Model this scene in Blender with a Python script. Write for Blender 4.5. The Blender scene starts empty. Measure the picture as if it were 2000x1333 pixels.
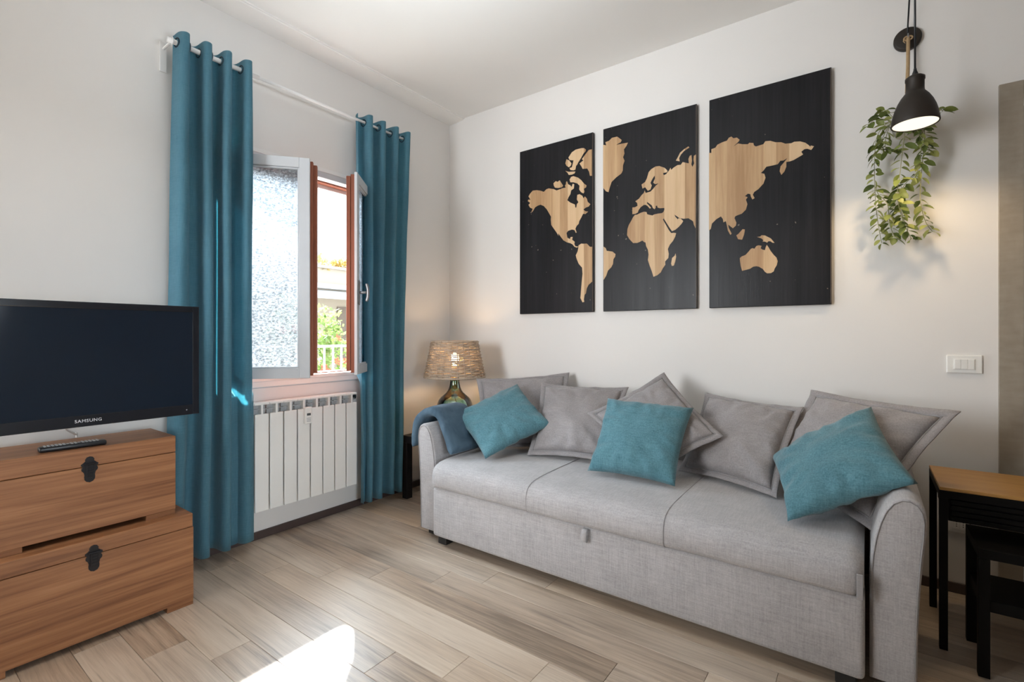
import bpy, bmesh, math, random
from mathutils import Vector, Matrix, noise

# ---------------------------------------------------------------- camera, world, light, exposure
scene = bpy.context.scene
COL = scene.collection
cam_data = bpy.data.cameras.new('camera')
cam = bpy.data.objects.new('camera', cam_data)
COL.objects.link(cam)
cam.location = (2.8265, -2.9796, 1.17)
cam.rotation_euler = (math.radians(90), 0, math.asin(0.58998))
cam_data.sensor_width = 36.0
cam_data.lens = 36.0 * 948 / 2000
cam_data.shift_y = -10.5 / 2000
cam_data.clip_start = 0.02
scene.camera = cam

scene.view_settings.view_transform = 'Standard'
scene.view_settings.look = 'None'
scene.view_settings.gamma = 1.0
scene.view_settings.use_curve_mapping = False
scene.view_settings.exposure = 1.0
scene.cycles.use_denoising = True
scene.cycles.max_bounces = 12
scene.cycles.diffuse_bounces = 6
scene.cycles.transparent_max_bounces = 12
scene.cycles.caustics_refractive = False
scene.cycles.caustics_reflective = False
scene.cycles.sample_clamp_indirect = 6.0

world = bpy.data.worlds.new('pale_sky')
scene.world = world
world.use_nodes = True
bg = world.node_tree.nodes['Background']
bg.inputs['Color'].default_value = (0.80, 0.91, 1.0, 1)
bg.inputs['Strength'].default_value = 1.7

def lamp(name, kind, loc, energy, color=(1, 1, 1), target=None, **kw):
    d = bpy.data.lights.new(name, kind)
    d.energy = energy
    d.color = color
    for k, v in kw.items():
        setattr(d, k, v)
    o = bpy.data.objects.new(name, d)
    COL.objects.link(o)
    o.location = loc
    if target is not None:
        o.rotation_euler = (Vector(target) - Vector(loc)).to_track_quat('-Z', 'Y').to_euler()
    return o

# the sun comes in low through the window and lights the curtains from behind
lamp('sun', 'SUN', (-6, 3, 6), 24.0, (1.0, 0.96, 0.90), target=(-6 + 0.79, 3 - 0.61, 6 - 0.64), angle=math.radians(2.5))
# the broad bright part of the sky around the sun
lamp('bright_sky', 'SUN', (-6, 0, 7), 12.0, (0.78, 0.91, 1.0), target=(-5, -0.06, 6.62), angle=math.radians(70))
# added fill lamp in mid-room, above the frame, brightens the ceiling
lamp('ceiling_fill', 'AREA', (1.6, -1.95, 2.25), 8.5, (0.82, 0.92, 1.0), target=(1.55, -1.85, 2.95), shape='DISK', size=0.6)
# added fill on the unseen right side, brightens the radiator and chests
lamp('right_fill', 'AREA', (4.44, -2.7, 1.0), 5.0, (0.82, 0.92, 1.0), target=(0, -1.5, 0.2), shape='RECTANGLE', size=1.2, size_y=1.0, spread=math.radians(58))
# added fill behind the camera, brightens the back wall; no window there
lamp('rear_fill', 'AREA', (0.85, -4.36, 1.6), 15.5, (0.90, 0.955, 1.0), target=(1.75, 0, 1.5), shape='RECTANGLE', size=1.2, size_y=1.4, spread=math.radians(85))
portal2 = lamp('added_opening_portal', 'AREA', (-0.02, -3.75, 1.57), 1.0, target=(2, -3.75, 1.57), shape='RECTANGLE', size=0.9, size_y=1.35)  # guides sky light through the added opening in the left wall
portal2.data.cycles.is_portal = True
# daylight entering at the window on the left
portal = lamp('window_portal', 'AREA', (-0.26, -1.285, 1.55), 1.0, target=(2.2, -1.285, 1.55), shape='RECTANGLE', size=1.0, size_y=1.3)
portal.data.cycles.is_portal = True

# ---------------------------------------------------------------- helpers
WL = {}

def finish(name, me, mats, parent=None, origin=(0, 0, 0), smooth=False):
    """link a mesh whose vertices are in world coordinates, origin at the given point"""
    org = Vector(WL[parent.name]) if parent is not None else Vector(origin)
    me.transform(Matrix.Translation(-org))
    if mats:
        for m in (mats if isinstance(mats, (list, tuple)) else [mats]):
            me.materials.append(m)
    if smooth:
        for p in me.polygons:
            p.use_smooth = True
    o = bpy.data.objects.new(name, me)
    COL.objects.link(o)
    if parent is not None:
        o.parent = parent
    else:
        o.location = org
    WL[o.name] = org
    return o

def mk(name, bm, mats, parent=None, origin=(0, 0, 0), smooth=False):
    me = bpy.data.meshes.new(name)
    bm.normal_update()
    bm.to_mesh(me)
    bm.free()
    return finish(name, me, mats, parent, origin, smooth)

def share(name, src_mesh, loc, parent=None, rot=None, scale=None):
    """another object that uses an existing mesh (vertices around their own origin)"""
    o = bpy.data.objects.new(name, src_mesh)
    COL.objects.link(o)
    base = Vector(WL[parent.name]) if parent is not None else Vector((0, 0, 0))
    o.parent = parent
    o.location = Vector(loc) - base
    if rot is not None:
        o.rotation_mode = 'QUATERNION' if not isinstance(rot, tuple) else 'XYZ'
        if isinstance(rot, tuple):
            o.rotation_euler = rot
        else:
            o.rotation_quaternion = rot
    if scale is not None:
        o.scale = scale
    WL[o.name] = Vector(loc)
    return o

def local_mesh(name, bm, mats, smooth=False):
    me = bpy.data.meshes.new(name)
    bm.normal_update()
    bm.to_mesh(me)
    bm.free()
    for m in (mats if isinstance(mats, (list, tuple)) else [mats]):
        me.materials.append(m)
    if smooth:
        for p in me.polygons:
            p.use_smooth = True
    return me

def empty(name, loc):
    o = bpy.data.objects.new(name, None)
    o.empty_display_size = 0.1
    COL.objects.link(o)
    o.location = loc
    WL[o.name] = Vector(loc)
    return o

def tag(o, label, cat, group=None):
    o['label'] = label
    o['category'] = cat
    if group:
        o['group'] = group
    return o

def struct(o, label=None):
    o['kind'] = 'structure'
    if label:
        o['label'] = label
    return o

def box(bm, x0, x1, y0, y1, z0, z1, bev=0.0, seg=2, mi=0):
    m = Matrix.Translation(((x0 + x1) / 2, (y0 + y1) / 2, (z0 + z1) / 2)) @ Matrix.Diagonal((abs(x1 - x0), abs(y1 - y0), abs(z1 - z0), 1))
    r = bmesh.ops.create_cube(bm, size=1.0, matrix=m)
    vs = r['verts']
    fs = set(f for v in vs for f in v.link_faces)
    for f in fs:
        f.material_index = mi
    if bev > 0:
        es = list(set(e for v in vs for e in v.link_edges))
        bmesh.ops.bevel(bm, geom=es, offset=bev, segments=seg, profile=0.5, affect='EDGES')
    return bm

def bx(*a, **k):
    return box(bmesh.new(), *a, **k)

def lathe(bm, prof, cx, cy, n=40, close=False, cap=True):
    """prof: list of (radius, z)"""
    rings = []
    for r, z in prof:
        rings.append([bm.verts.new((cx + max(r, 1e-4) * math.cos(2 * math.pi * i / n), cy + max(r, 1e-4) * math.sin(2 * math.pi * i / n), z)) for i in range(n)])
    pairs = list(zip(rings, rings[1:]))
    if close:
        pairs.append((rings[-1], rings[0]))
    for a, b in pairs:
        for i in range(n):
            bm.faces.new((a[i], a[(i + 1) % n], b[(i + 1) % n], b[i]))
    if not close and cap:
        if prof[0][0] > 1e-3:
            bm.faces.new(list(reversed(rings[0])))
        if prof[-1][0] > 1e-3:
            bm.faces.new(rings[-1])
    bmesh.ops.remove_doubles(bm, verts=bm.verts, dist=2e-5)
    bmesh.ops.recalc_face_normals(bm, faces=bm.faces)
    return bm

def tube(bm, pts, r, n=8, cap=True, closed=False):
    pts = [Vector(p) for p in pts]
    rad = r if isinstance(r, (list, tuple)) else [r] * len(pts)
    rings = []
    up = None
    for i, p in enumerate(pts):
        if closed:
            d = pts[(i + 1) % len(pts)] - pts[i - 1]
        else:
            d = pts[min(i + 1, len(pts) - 1)] - pts[max(i - 1, 0)]
        if d.length < 1e-9:
            d = Vector((0, 0, 1))
        d.normalize()
        if up is None:
            up = Vector((0, 0, 1)) if abs(d.z) < 0.9 else Vector((1, 0, 0))
        a = d.cross(up)
        if a.length < 1e-6:
            a = d.orthogonal()
        a.normalize()
        b = a.cross(d).normalized()
        up = b
        rings.append([bm.verts.new(p + (a * math.cos(2 * math.pi * k / n) + b * math.sin(2 * math.pi * k / n)) * rad[i]) for k in range(n)])
    prs = list(zip(rings, rings[1:]))
    if closed:
        prs.append((rings[-1], rings[0]))
    for s, t in prs:
        for k in range(n):
            bm.faces.new((s[k], t[k], t[(k + 1) % n], s[(k + 1) % n]))
    if cap and not closed:
        bm.faces.new(rings[0])
        bm.faces.new(list(reversed(rings[-1])))
    return bm

def smooth_path(pts, k=6, closed=False):
    """Catmull-Rom through the points"""
    P = [Vector(p) for p in pts]
    out = []
    n = len(P)
    rng = range(n if closed else n - 1)
    for i in rng:
        p0 = P[i - 1] if (i > 0 or closed) else P[0]
        p1 = P[i]
        p2 = P[(i + 1) % n]
        p3 = P[(i + 2) % n] if (closed or i + 2 < n) else P[-1]
        for j in range(k):
            t = j / k
            out.append(0.5 * ((2 * p1) + (p2 - p0) * t + (2 * p0 - 5 * p1 + 4 * p2 - p3) * t * t + (3 * p1 - p0 - 3 * p2 + p3) * t ** 3))
    if not closed:
        out.append(P[-1])
    return out

def prism(bm, pts, axis, a0, a1, bev=0.0, seg=2):
    """extrude a closed outline; pts are 2D in the plane across the axis ('x': (y,z), 'y': (x,z), 'z': (x,y))"""
    def P(p, a):
        if axis == 'x':
            return (a, p[0], p[1])
        if axis == 'y':
            return (p[0], a, p[1])
        return (p[0], p[1], a)
    v0 = [bm.verts.new(P(p, a0)) for p in pts]
    v1 = [bm.verts.new(P(p, a1)) for p in pts]
    f0 = bm.faces.new(v0)
    f1 = bm.faces.new(list(reversed(v1)))
    n = len(pts)
    for i in range(n):
        bm.faces.new((v0[i], v1[i], v1[(i + 1) % n], v0[(i + 1) % n]))
    bmesh.ops.recalc_face_normals(bm, faces=bm.faces)
    if bev > 0:
        es = list(set(list(f0.edges) + list(f1.edges)))
        bmesh.ops.bevel(bm, geom=es, offset=bev, segments=seg, profile=0.5, affect='EDGES')
    return bm

# ---------------------------------------------------------------- materials
class T:
    def __init__(self, name):
        self.m = bpy.data.materials.new(name)
        self.m.use_nodes = True
        self.nt = self.m.node_tree
        self.nt.nodes.clear()
        self.out = self.nt.nodes.new('ShaderNodeOutputMaterial')
    def n(self, typ, props=None, **ins):
        nd = self.nt.nodes.new('ShaderNode' + typ)
        for k, v in (props or {}).items():
            setattr(nd, k, v)
        for k, v in ins.items():
            key = int(k[1:]) if (k[0] == 'i' and k[1:].isdigit()) else k.replace('_', ' ')
            s = nd.inputs[key]
            if isinstance(v, bpy.types.NodeSocket):
                self.nt.links.new(v, s)
            else:
                if isinstance(v, (tuple, list)) and len(v) == 3 and s.type == 'RGBA':
                    v = (*v, 1)
                s.default_value = v
        return nd
    def coord(self, which='Object'):
        return self.n('TexCoord').outputs[which]
    def mapping(self, vec, scale=(1, 1, 1), loc=(0, 0, 0)):
        return self.n('Mapping', None, Vector=vec, Scale=scale, Location=loc).outputs[0]
    def noise(self, vec, scale=5, detail=4, rough=0.5, dist=0.0):
        return self.n('TexNoise', None, Vector=vec, Scale=scale, Detail=detail, Roughness=rough, Distortion=dist).outputs['Fac']
    def ramp(self, fac, stops):
        nd = self.n('ValToRGB', None, Fac=fac)
        el = nd.color_ramp.elements
        while len(el) < len(stops):
            el.new(0.5)
        for e, (p, c) in zip(el, stops):
            e.position = p
            e.color = (*c, 1) if len(c) == 3 else c
        return nd.outputs[0]
    def math(self, op, a, b=0.0, clamp=False):
        return self.n('Math', {'operation': op, 'use_clamp': clamp}, i0=a, i1=b).outputs[0]
    def mix(self, fac, a, b, blend='MIX'):
        nd = self.n('MixRGB', {'blend_type': blend}, Fac=fac, Color1=a, Color2=b)
        return nd.outputs[0]
    def bump(self, h, strength=0.3, dist=0.01):
        return self.n('Bump', None, Height=h, Strength=strength, Distance=dist).outputs[0]
    def principled(self, **ins):
        return self.n('BsdfPrincipled', None, **ins)
    def done(self, sh):
        self.nt.links.new(sh.outputs[0] if not isinstance(sh, bpy.types.NodeSocket) else sh, self.out.inputs[0])
        return self.m

def plain(name, color, rough=0.5, spec=0.5, metal=0.0, vary=0.06, bump=0.0, bscale=200):
    t = T(name)
    co = t.coord()
    nz = t.noise(co, 9, 5)
    c2 = tuple(c * (1 - vary * 2) for c in color)
    col = t.ramp(nz, [(0.3, c2), (0.7, color)])
    kw = dict(Base_Color=col, Roughness=rough, Specular_IOR_Level=spec, Metallic=metal)
    if bump > 0:
        kw['Normal'] = t.bump(t.noise(co, bscale, 3), bump, 0.002)
    return t.done(t.principled(**kw))

def emit(name, color, strength):
    t = T(name)
    return t.done(t.n('Emission', None, Color=color, Strength=strength))

def fabric(name, color, dark, weave=420, mott=14, rough=0.9, sheen=0.25, bump=0.35, contrast=(0.25, 0.75)):
    t = T(name)
    co = t.coord()
    # crossed threads: three noises, each drawn out along one axis
    a = t.noise(t.mapping(co, (weave, weave, weave * 0.07)), 1.0, 2)
    b = t.noise(t.mapping(co, (weave * 0.07, weave, weave)), 1.0, 2)
    c = t.noise(t.mapping(co, (weave, weave * 0.07, weave)), 1.0, 2)
    th = t.math('DIVIDE', t.math('ADD', t.math('ADD', a, b), c), 3.0)
    big = t.noise(co, mott, 4)
    f = t.math('ADD', t.math('MULTIPLY', t.math('ADD', t.math('MULTIPLY', t.math('SUBTRACT', th, 0.5), 1.7), 0.5), 0.72), t.math('MULTIPLY', big, 0.28))
    col = t.ramp(f, [(contrast[0], dark), (contrast[1], color)])
    return t.done(t.principled(Base_Color=col, Roughness=rough, Specular_IOR_Level=0.15, Sheen_Weight=sheen, Sheen_Roughness=0.5,
                               Normal=t.bump(th, bump, 0.002)))

def curtain_cloth(name, color, dark):
    t = T(name)
    co = t.coord()
    a = t.noise(t.mapping(co, (300, 300, 26)), 1.0, 2)
    b = t.noise(t.mapping(co, (24, 24, 420)), 1.0, 2)
    th = t.math('MULTIPLY', t.math('ADD', a, b), 0.5)
    f = t.math('ADD', t.math('MULTIPLY', th, 0.8), t.math('MULTIPLY', t.noise(co, 8, 3), 0.2))
    col = t.ramp(f, [(0.3, dark), (0.7, color)])
    bmp = t.bump(th, 0.3, 0.002)
    d = t.principled(Base_Color=col, Roughness=0.85, Specular_IOR_Level=0.15, Sheen_Weight=0.2, Normal=bmp)
    tr = t.n('BsdfTranslucent', None, Color=t.mix(0.6, col, (0.22, 0.62, 0.70)), Normal=bmp)
    return t.done(t.n('MixShader', None, Fac=0.5, i1=d.outputs[0], i2=tr.outputs[0]))

def wood(name, tones, axis, fine=26, long=1.6, rough=0.45, knots=True, bump=0.15, spec=0.4, per_object=False, stripe=0.0, knot_col=(0.07, 0.025, 0.012), knot_scale=6.0):
    t = T(name)
    co = t.coord()
    if per_object:
        rnd = t.n('ObjectInfo').outputs['Random']
        off = t.n('CombineXYZ', None, X=t.math('MULTIPLY', rnd, 37.0), Y=t.math('MULTIPLY', rnd, 91.0), Z=t.math('MULTIPLY', rnd, 53.0)).outputs[0]
        co = t.n('VectorMath', {'operation': 'ADD'}, i0=co, i1=off).outputs[0]
    s = [fine, fine, fine]
    s['xyz'.index(axis)] = long
    mp = t.mapping(co, tuple(s))
    g1 = t.noise(mp, 1.0, 6, 0.6, 0.4)
    g2 = t.noise(t.mapping(co, tuple(q * 3.2 for q in s)), 1.0, 4, 0.6)
    s3 = [fine * 0.14] * 3
    s3['xyz'.index(axis)] = long * 0.35
    g3 = t.noise(t.mapping(co, tuple(s3)), 1.0, 3)
    f = t.math('ADD', t.math('ADD', t.math('MULTIPLY', g1, 0.45), t.math('MULTIPLY', g2, 0.2)), t.math('MULTIPLY', g3, 0.35))
    if per_object:
        f = t.math('ADD', f, t.math('MULTIPLY', t.math('SUBTRACT', rnd, 0.5), 0.13))
    if stripe > 0:
        sx = t.n('SeparateXYZ', None, Vector=co).outputs[0]
        st = t.math('FLOOR', t.math('MULTIPLY', t.math('ADD', sx, t.math('MULTIPLY', t.noise(co, 0.8, 1), 0.03)), 1.0 / stripe))
        wn = t.n('TexWhiteNoise', {'noise_dimensions': '1D'}, W=st).outputs[0]
        f = t.math('ADD', f, t.math('MULTIPLY', t.math('SUBTRACT', wn, 0.5), 0.42))
    col = t.ramp(f, tones)
    if knots:
        ks = [knot_scale] * 3
        ks['xyz'.index(axis)] = knot_scale * 0.55
        vo = t.n('TexVoronoi', None, Vector=t.mapping(co, tuple(ks)), Scale=1.0).outputs
        k = t.ramp(vo['Distance'], [(0.02, (1, 1, 1)), (0.075, (0.35, 0.35, 0.35)), (0.11, (0, 0, 0))])
        sel = t.math('GREATER_THAN', t.n('SeparateXYZ', None, Vector=vo['Color']).outputs[0], 0.35)
        col = t.mix(t.math('MULTIPLY', t.math('MULTIPLY', k, sel), 0.8), col, knot_col)
    return t.done(t.principled(Base_Color=col, Roughness=rough, Specular_IOR_Level=spec, Normal=t.bump(g2, bump, 0.002)))

def plank_mat():
    t = T('weathered_oak_plank')
    co = t.coord()
    rnd = t.n('ObjectInfo').outputs['Random']
    off = t.n('CombineXYZ', None, X=t.math('MULTIPLY', rnd, 37.0), Y=t.math('MULTIPLY', rnd, 91.0), Z=t.math('MULTIPLY', rnd, 53.0)).outputs[0]
    co = t.n('VectorMath', {'operation': 'ADD'}, i0=co, i1=off).outputs[0]
    warp = t.n('VectorMath', {'operation': 'ADD'}, i0=co, i1=t.n('CombineXYZ', None, Y=t.math('MULTIPLY', t.noise(t.mapping(co, (1.6, 6, 1)), 1.0, 2), 0.035)).outputs[0]).outputs[0]
    g1 = t.noise(t.mapping(warp, (1.7, 48, 30)), 1.0, 6, 0.68)
    g2 = t.noise(t.mapping(warp, (6.0, 190, 90)), 1.0, 3, 0.6)
    g3 = t.noise(t.mapping(co, (1.1, 5, 5)), 1.0, 3)
    f = t.math('ADD', t.math('ADD', t.math('MULTIPLY', g1, 0.40), t.math('MULTIPLY', g2, 0.22)), t.math('MULTIPLY', g3, 0.38))
    f = t.math('ADD', f, t.math('MULTIPLY', t.math('SUBTRACT', rnd, 0.5), 0.16))
    warm = t.ramp(f, [(0.33, (0.18, 0.115, 0.07)), (0.43, (0.37, 0.25, 0.16)), (0.54, (0.54, 0.395, 0.265)), (0.70, (0.66, 0.52, 0.38))])
    grey = t.ramp(f, [(0.33, (0.19, 0.15, 0.115)), (0.44, (0.39, 0.32, 0.255)), (0.56, (0.54, 0.455, 0.375)), (0.72, (0.66, 0.585, 0.50))])
    r2 = t.math('FRACT', t.math('MULTIPLY', rnd, 7.31))
    tone = t.math('ADD', t.math('MULTIPLY', r2, 0.6), t.math('MULTIPLY', t.noise(t.mapping(co, (0.9, 3, 3)), 1.0, 2), 0.5), True)
    col = t.mix(tone, warm, grey)
    vo = t.n('TexVoronoi', None, Vector=t.mapping(warp, (2.0, 9.5, 1.0)), Scale=1.0).outputs
    k = t.ramp(vo['Distance'], [(0.03, (1, 1, 1)), (0.09, (0.3, 0.3, 0.3)), (0.14, (0, 0, 0))])
    sel = t.math('GREATER_THAN', t.n('SeparateXYZ', None, Vector=vo['Color']).outputs[0], 0.72)
    col = t.mix(t.math('MULTIPLY', t.math('MULTIPLY', k, sel), 0.7), col, (0.11, 0.07, 0.045))
    cr = t.ramp(t.noise(t.mapping(warp, (2.6, 75, 30)), 1.0, 3), [(0.63, (0, 0, 0)), (0.74, (1, 1, 1))])
    col = t.mix(t.math('MULTIPLY', cr, 0.55), col, (0.12, 0.08, 0.055))
    ro = t.math('ADD', 0.31, t.math('MULTIPLY', g1, 0.16))
    return t.done(t.principled(Base_Color=col, Roughness=ro, Specular_IOR_Level=0.9, Coat_Weight=0.8, Coat_Roughness=0.5, Coat_IOR=1.5, Normal=t.bump(g2, 0.10, 0.0015)))

def plaster(name, color, bump=0.12):
    t = T(name)
    co = t.coord()
    nz = t.noise(co, 1.3, 3)
    col = t.ramp(nz, [(0.3, tuple(c * 0.975 for c in color)), (0.7, color)])
    return t.done(t.principled(Base_Color=col, Roughness=0.75, Specular_IOR_Level=0.25, Normal=t.bump(t.noise(co, 180, 3), bump, 0.001)))

def black_board():
    t = T('black_stained_board')
    co = t.coord()
    g = t.noise(t.mapping(co, (90, 90, 2.2)), 1.0, 5, 0.65)
    g3 = t.noise(t.mapping(co, (16, 16, 1.0)), 1.0, 3)
    col = t.ramp(t.math('ADD', t.math('MULTIPLY', g, 0.5), t.math('MULTIPLY', g3, 0.5)), [(0.3, (0.007, 0.007, 0.008)), (0.7, (0.021, 0.020, 0.023))])
    sp = t.ramp(t.noise(co, 42, 1), [(0.785, (0, 0, 0)), (0.80, (1, 1, 1))])
    col = t.mix(t.math('MULTIPLY', sp, 0.5), col, (0.35, 0.30, 0.24))
    ro = t.math('ADD', 0.26, t.math('MULTIPLY', g3, 0.18))
    return t.done(t.principled(Base_Color=col, Roughness=ro, Specular_IOR_Level=0.18, Normal=t.bump(g, 0.25, 0.0015)))

def clear_glass(name, tint, refl=0.10, rough=0.0):
    t = T(name)
    tr = t.n('BsdfTransparent', None, Color=tint)
    gl = t.n('BsdfGlossy', None, Color=(1, 1, 1), Roughness=rough)
    fr = t.n('Fresnel', None, IOR=1.45).outputs[0]
    return t.done(t.n('MixShader', None, Fac=t.math('ADD', fr, refl * 0.3, True), i1=tr.outputs[0], i2=gl.outputs[0]))

def pebbled_glass():
    t = T('pebbled_obscure_glass')
    co = t.coord()
    nz = t.noise(t.mapping(co, (80, 80, 140)), 1.0, 2, 0.5, 0.8)
    nrm = t.bump(nz, 1.0, 0.004)
    shade = t.ramp(nz, [(0.36, (0.24, 0.26, 0.28)), (0.60, (0.50, 0.53, 0.56))])
    tl = t.n('BsdfTranslucent', None, Color=t.mix(1.0, shade, (0.9, 0.9, 0.9), 'MULTIPLY'), Normal=nrm)
    rf = t.n('BsdfRefraction', None, Color=shade, Roughness=0.22, IOR=1.3, Normal=nrm)
    tp = t.n('BsdfTransparent', None, Color=shade)
    gl = t.n('BsdfGlossy', None, Color=(1, 1, 1), Roughness=0.15, Normal=nrm)
    a = t.n('MixShader', None, Fac=0.55, i1=tl.outputs[0], i2=rf.outputs[0])
    b = t.n('MixShader', None, Fac=0.58, i1=a.outputs[0], i2=tp.outputs[0])
    return t.done(t.n('MixShader', None, Fac=0.04, i1=b.outputs[0], i2=gl.outputs[0]))

def leaf_mat(name, c1, c2, c3, transl=0.3):
    t = T(name)
    rnd = t.n('ObjectInfo').outputs['Random']
    f = t.math('ADD', t.math('MULTIPLY', rnd, 0.75), t.math('MULTIPLY', t.noise(t.coord(), 60, 3), 0.25))
    col = t.ramp(f, [(0.1, c1), (0.5, c2), (0.9, c3)])
    d = t.principled(Base_Color=col, Roughness=0.45, Specular_IOR_Level=0.35)
    tr = t.n('BsdfTranslucent', None, Color=col)
    return t.done(t.n('MixShader', None, Fac=transl, i1=d.outputs[0], i2=tr.outputs[0]))

def velvet(name, color, dark):
    t = T(name)
    co = t.coord()
    big = t.noise(co, 11, 4, 0.6, 0.8)
    fine = t.noise(co, 700, 2)
    col = t.ramp(t.math('ADD', t.math('MULTIPLY', big, 0.75), t.math('MULTIPLY', fine, 0.25)), [(0.32, dark), (0.68, color)])
    return t.done(t.principled(Base_Color=col, Roughness=0.8, Specular_IOR_Level=0.15, Sheen_Weight=0.35, Sheen_Roughness=0.35, Sheen_Tint=(0.6, 0.75, 0.9, 1),
                               Normal=t.bump(fine, 0.4, 0.002)))

def concrete(name):
    t = T(name)
    co = t.coord()
    a = t.noise(t.mapping(co, (6, 6, 2.5)), 1.0, 6, 0.6)
    b = t.noise(t.mapping(co, (14, 14, 40)), 1.0, 4)
    col = t.ramp(t.math('ADD', t.math('MULTIPLY', a, 0.7), t.math('MULTIPLY', b, 0.3)), [(0.3, (0.25, 0.21, 0.165)), (0.7, (0.40, 0.35, 0.285))])
    return t.done(t.principled(Base_Color=col, Roughness=0.55, Normal=t.bump(b, 0.15, 0.002)))

M = {}
M['wall'] = plaster('white_wall_paint', (0.80, 0.78, 0.76))
M['wall_low_bounce'] = plaster('low_bounce_wall_paint', (0.36, 0.32, 0.28))  # unseen walls made darker to cut the light bounced onto the left wall
M['ceiling'] = plaster('white_ceiling_paint', (0.84, 0.83, 0.81))
M['plank'] = plank_mat()
M['subfloor'] = plain('dark_screed', (0.06, 0.045, 0.035), 0.9)
M['baseboard'] = plain('dark_brown_skirting', (0.075, 0.05, 0.045), 0.5)
M['white'] = plain('white_paint', (0.82, 0.82, 0.81), 0.35, vary=0.015)
M['window_paint'] = plain('pale_grey_window_paint', (0.56, 0.58, 0.61), 0.35, vary=0.015)
M['radiator'] = plain('white_enamel', (0.84, 0.84, 0.82), 0.3, vary=0.01)
M['rad_in'] = plain('radiator_fin_grey', (0.52, 0.53, 0.54), 0.5)
M['plastic_white'] = plain('white_plastic', (0.85, 0.84, 0.81), 0.35, vary=0.01)
M['plastic_black'] = plain('black_plastic', (0.012, 0.013, 0.016), 0.35)
M['lcd'] = plain('grey_display', (0.08, 0.09, 0.09), 0.2)
M['sash_wood'] = wood('red_brown_window_wood', [(0.3, (0.20, 0.060, 0.034)), (0.7, (0.34, 0.11, 0.056))], 'z', rough=0.4, knots=False)
M['frost'] = pebbled_glass()
M['steel'] = plain('grey_metal', (0.30, 0.30, 0.31), 0.35, metal=0.8)
M['rod'] = plain('white_steel_rod', (0.78, 0.77, 0.76), 0.35, vary=0.01)
M['curtain'] = curtain_cloth('teal_curtain_cloth', (0.185, 0.385, 0.48), (0.09, 0.225, 0.31))
M['grommet'] = plain('dark_teal_ring', (0.02, 0.06, 0.085), 0.4)
M['sofa'] = fabric('light_grey_upholstery', (0.49, 0.475, 0.485), (0.29, 0.28, 0.285), 240, 9)
M['sofa_seam'] = fabric('grey_piping', (0.33, 0.315, 0.32), (0.24, 0.23, 0.235), 500, 20)
M['grey'] = fabric('grey_linen', (0.37, 0.345, 0.35), (0.20, 0.185, 0.19), 220, 12, contrast=(0.2, 0.8))
M['teal'] = fabric('teal_woven_cotton', (0.125, 0.27, 0.32), (0.045, 0.125, 0.16), 210, 14)
M['foot'] = plain('black_foot', (0.012, 0.011, 0.011), 0.5)
M['sofa_lining'] = plain('dark_lining', (0.03, 0.028, 0.028), 0.9)  # near-black sheet under the sofa base
M['blanket'] = velvet('blue_grey_fleece', (0.095, 0.15, 0.205), (0.045, 0.08, 0.115))
M['chest'] = wood('stained_pine', [(0.33, (0.085, 0.030, 0.013)), (0.43, (0.195, 0.080, 0.034)), (0.54, (0.32, 0.145, 0.064)), (0.68, (0.43, 0.22, 0.108))], 'y', 34, 1.1, 0.42, True, 0.15, 0.4)
M['iron'] = plain('black_iron', (0.012, 0.011, 0.013), 0.5, 0.3, metal=0.1, bump=0.2)
M['tv_case'] = plain('glossy_black_case', (0.010, 0.012, 0.018), 0.18)
M['tv_screen'] = plain('dark_screen', (0.006, 0.013, 0.026), 0.09, spec=0.5, vary=0.02)
M['logo'] = plain('silver_print', (0.55, 0.56, 0.6), 0.4)
M['button'] = plain('grey_button', (0.45, 0.46, 0.48), 0.5)
M['lack'] = plain('black_brown_table', (0.014, 0.012, 0.013), 0.4, 0.3)
M['board'] = black_board()
M['board_edge'] = plain('worn_board_edge', (0.10, 0.07, 0.05), 0.6)
M['land'] = wood('pale_pine_inlay', [(0.25, (0.40, 0.235, 0.115)), (0.45, (0.56, 0.37, 0.20)), (0.62, (0.66, 0.46, 0.27)), (0.8, (0.72, 0.53, 0.33))], 'z', 30, 1.8, 0.5, True, 0.10, 0.35, stripe=0.062, knot_col=(0.20, 0.09, 0.04), knot_scale=4.2)
M['wicker'] = wood('grey_willow', [(0.25, (0.26, 0.19, 0.135)), (0.5, (0.48, 0.38, 0.29)), (0.75, (0.62, 0.52, 0.42))], 'z', 60, 20, 0.6, False, 0.2, 0.3)
M['bottle'] = clear_glass('green_bottle_glass', (0.74, 0.92, 0.85), 0.25)
M['bulb'] = emit('warm_bulb', (1.0, 0.62, 0.28), 42.0)
M['brass'] = plain('warm_brass', (0.55, 0.33, 0.10), 0.3, metal=0.8)
M['pend'] = plain('matt_dark_shade', (0.030, 0.023, 0.018), 0.5, 0.35)
M['pend_in'] = plain('white_shade_lining', (0.85, 0.82, 0.75), 0.5)
M['pend_glow'] = emit('lit_lamp_disc', (1.0, 0.87, 0.66), 0.72)
M['twine'] = wood('jute_twine', [(0.3, (0.32, 0.21, 0.11)), (0.7, (0.52, 0.37, 0.21))], 'z', 400, 200, 0.9, False, 0.4)
M['pot'] = plain('pale_stone_pot', (0.50, 0.46, 0.40), 0.6)
M['leaf'] = leaf_mat('plant_leaf', (0.085, 0.125, 0.035), (0.23, 0.28, 0.075), (0.48, 0.50, 0.17), 0.35)  # light yellow end puts the pendant's warm light into the leaf colour
M['stem'] = plain('green_stem', (0.30, 0.30, 0.14), 0.6)
M['table_top'] = wood('honey_wood_top', [(0.3, (0.33, 0.165, 0.045)), (0.7, (0.52, 0.29, 0.09))], 'x', 30, 1.5, 0.4, False)
M['table_black'] = plain('black_table_metal', (0.004, 0.0035, 0.0035), 0.5, 0.15)
M['concrete'] = concrete('grey_concrete_look_laminate')
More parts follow.
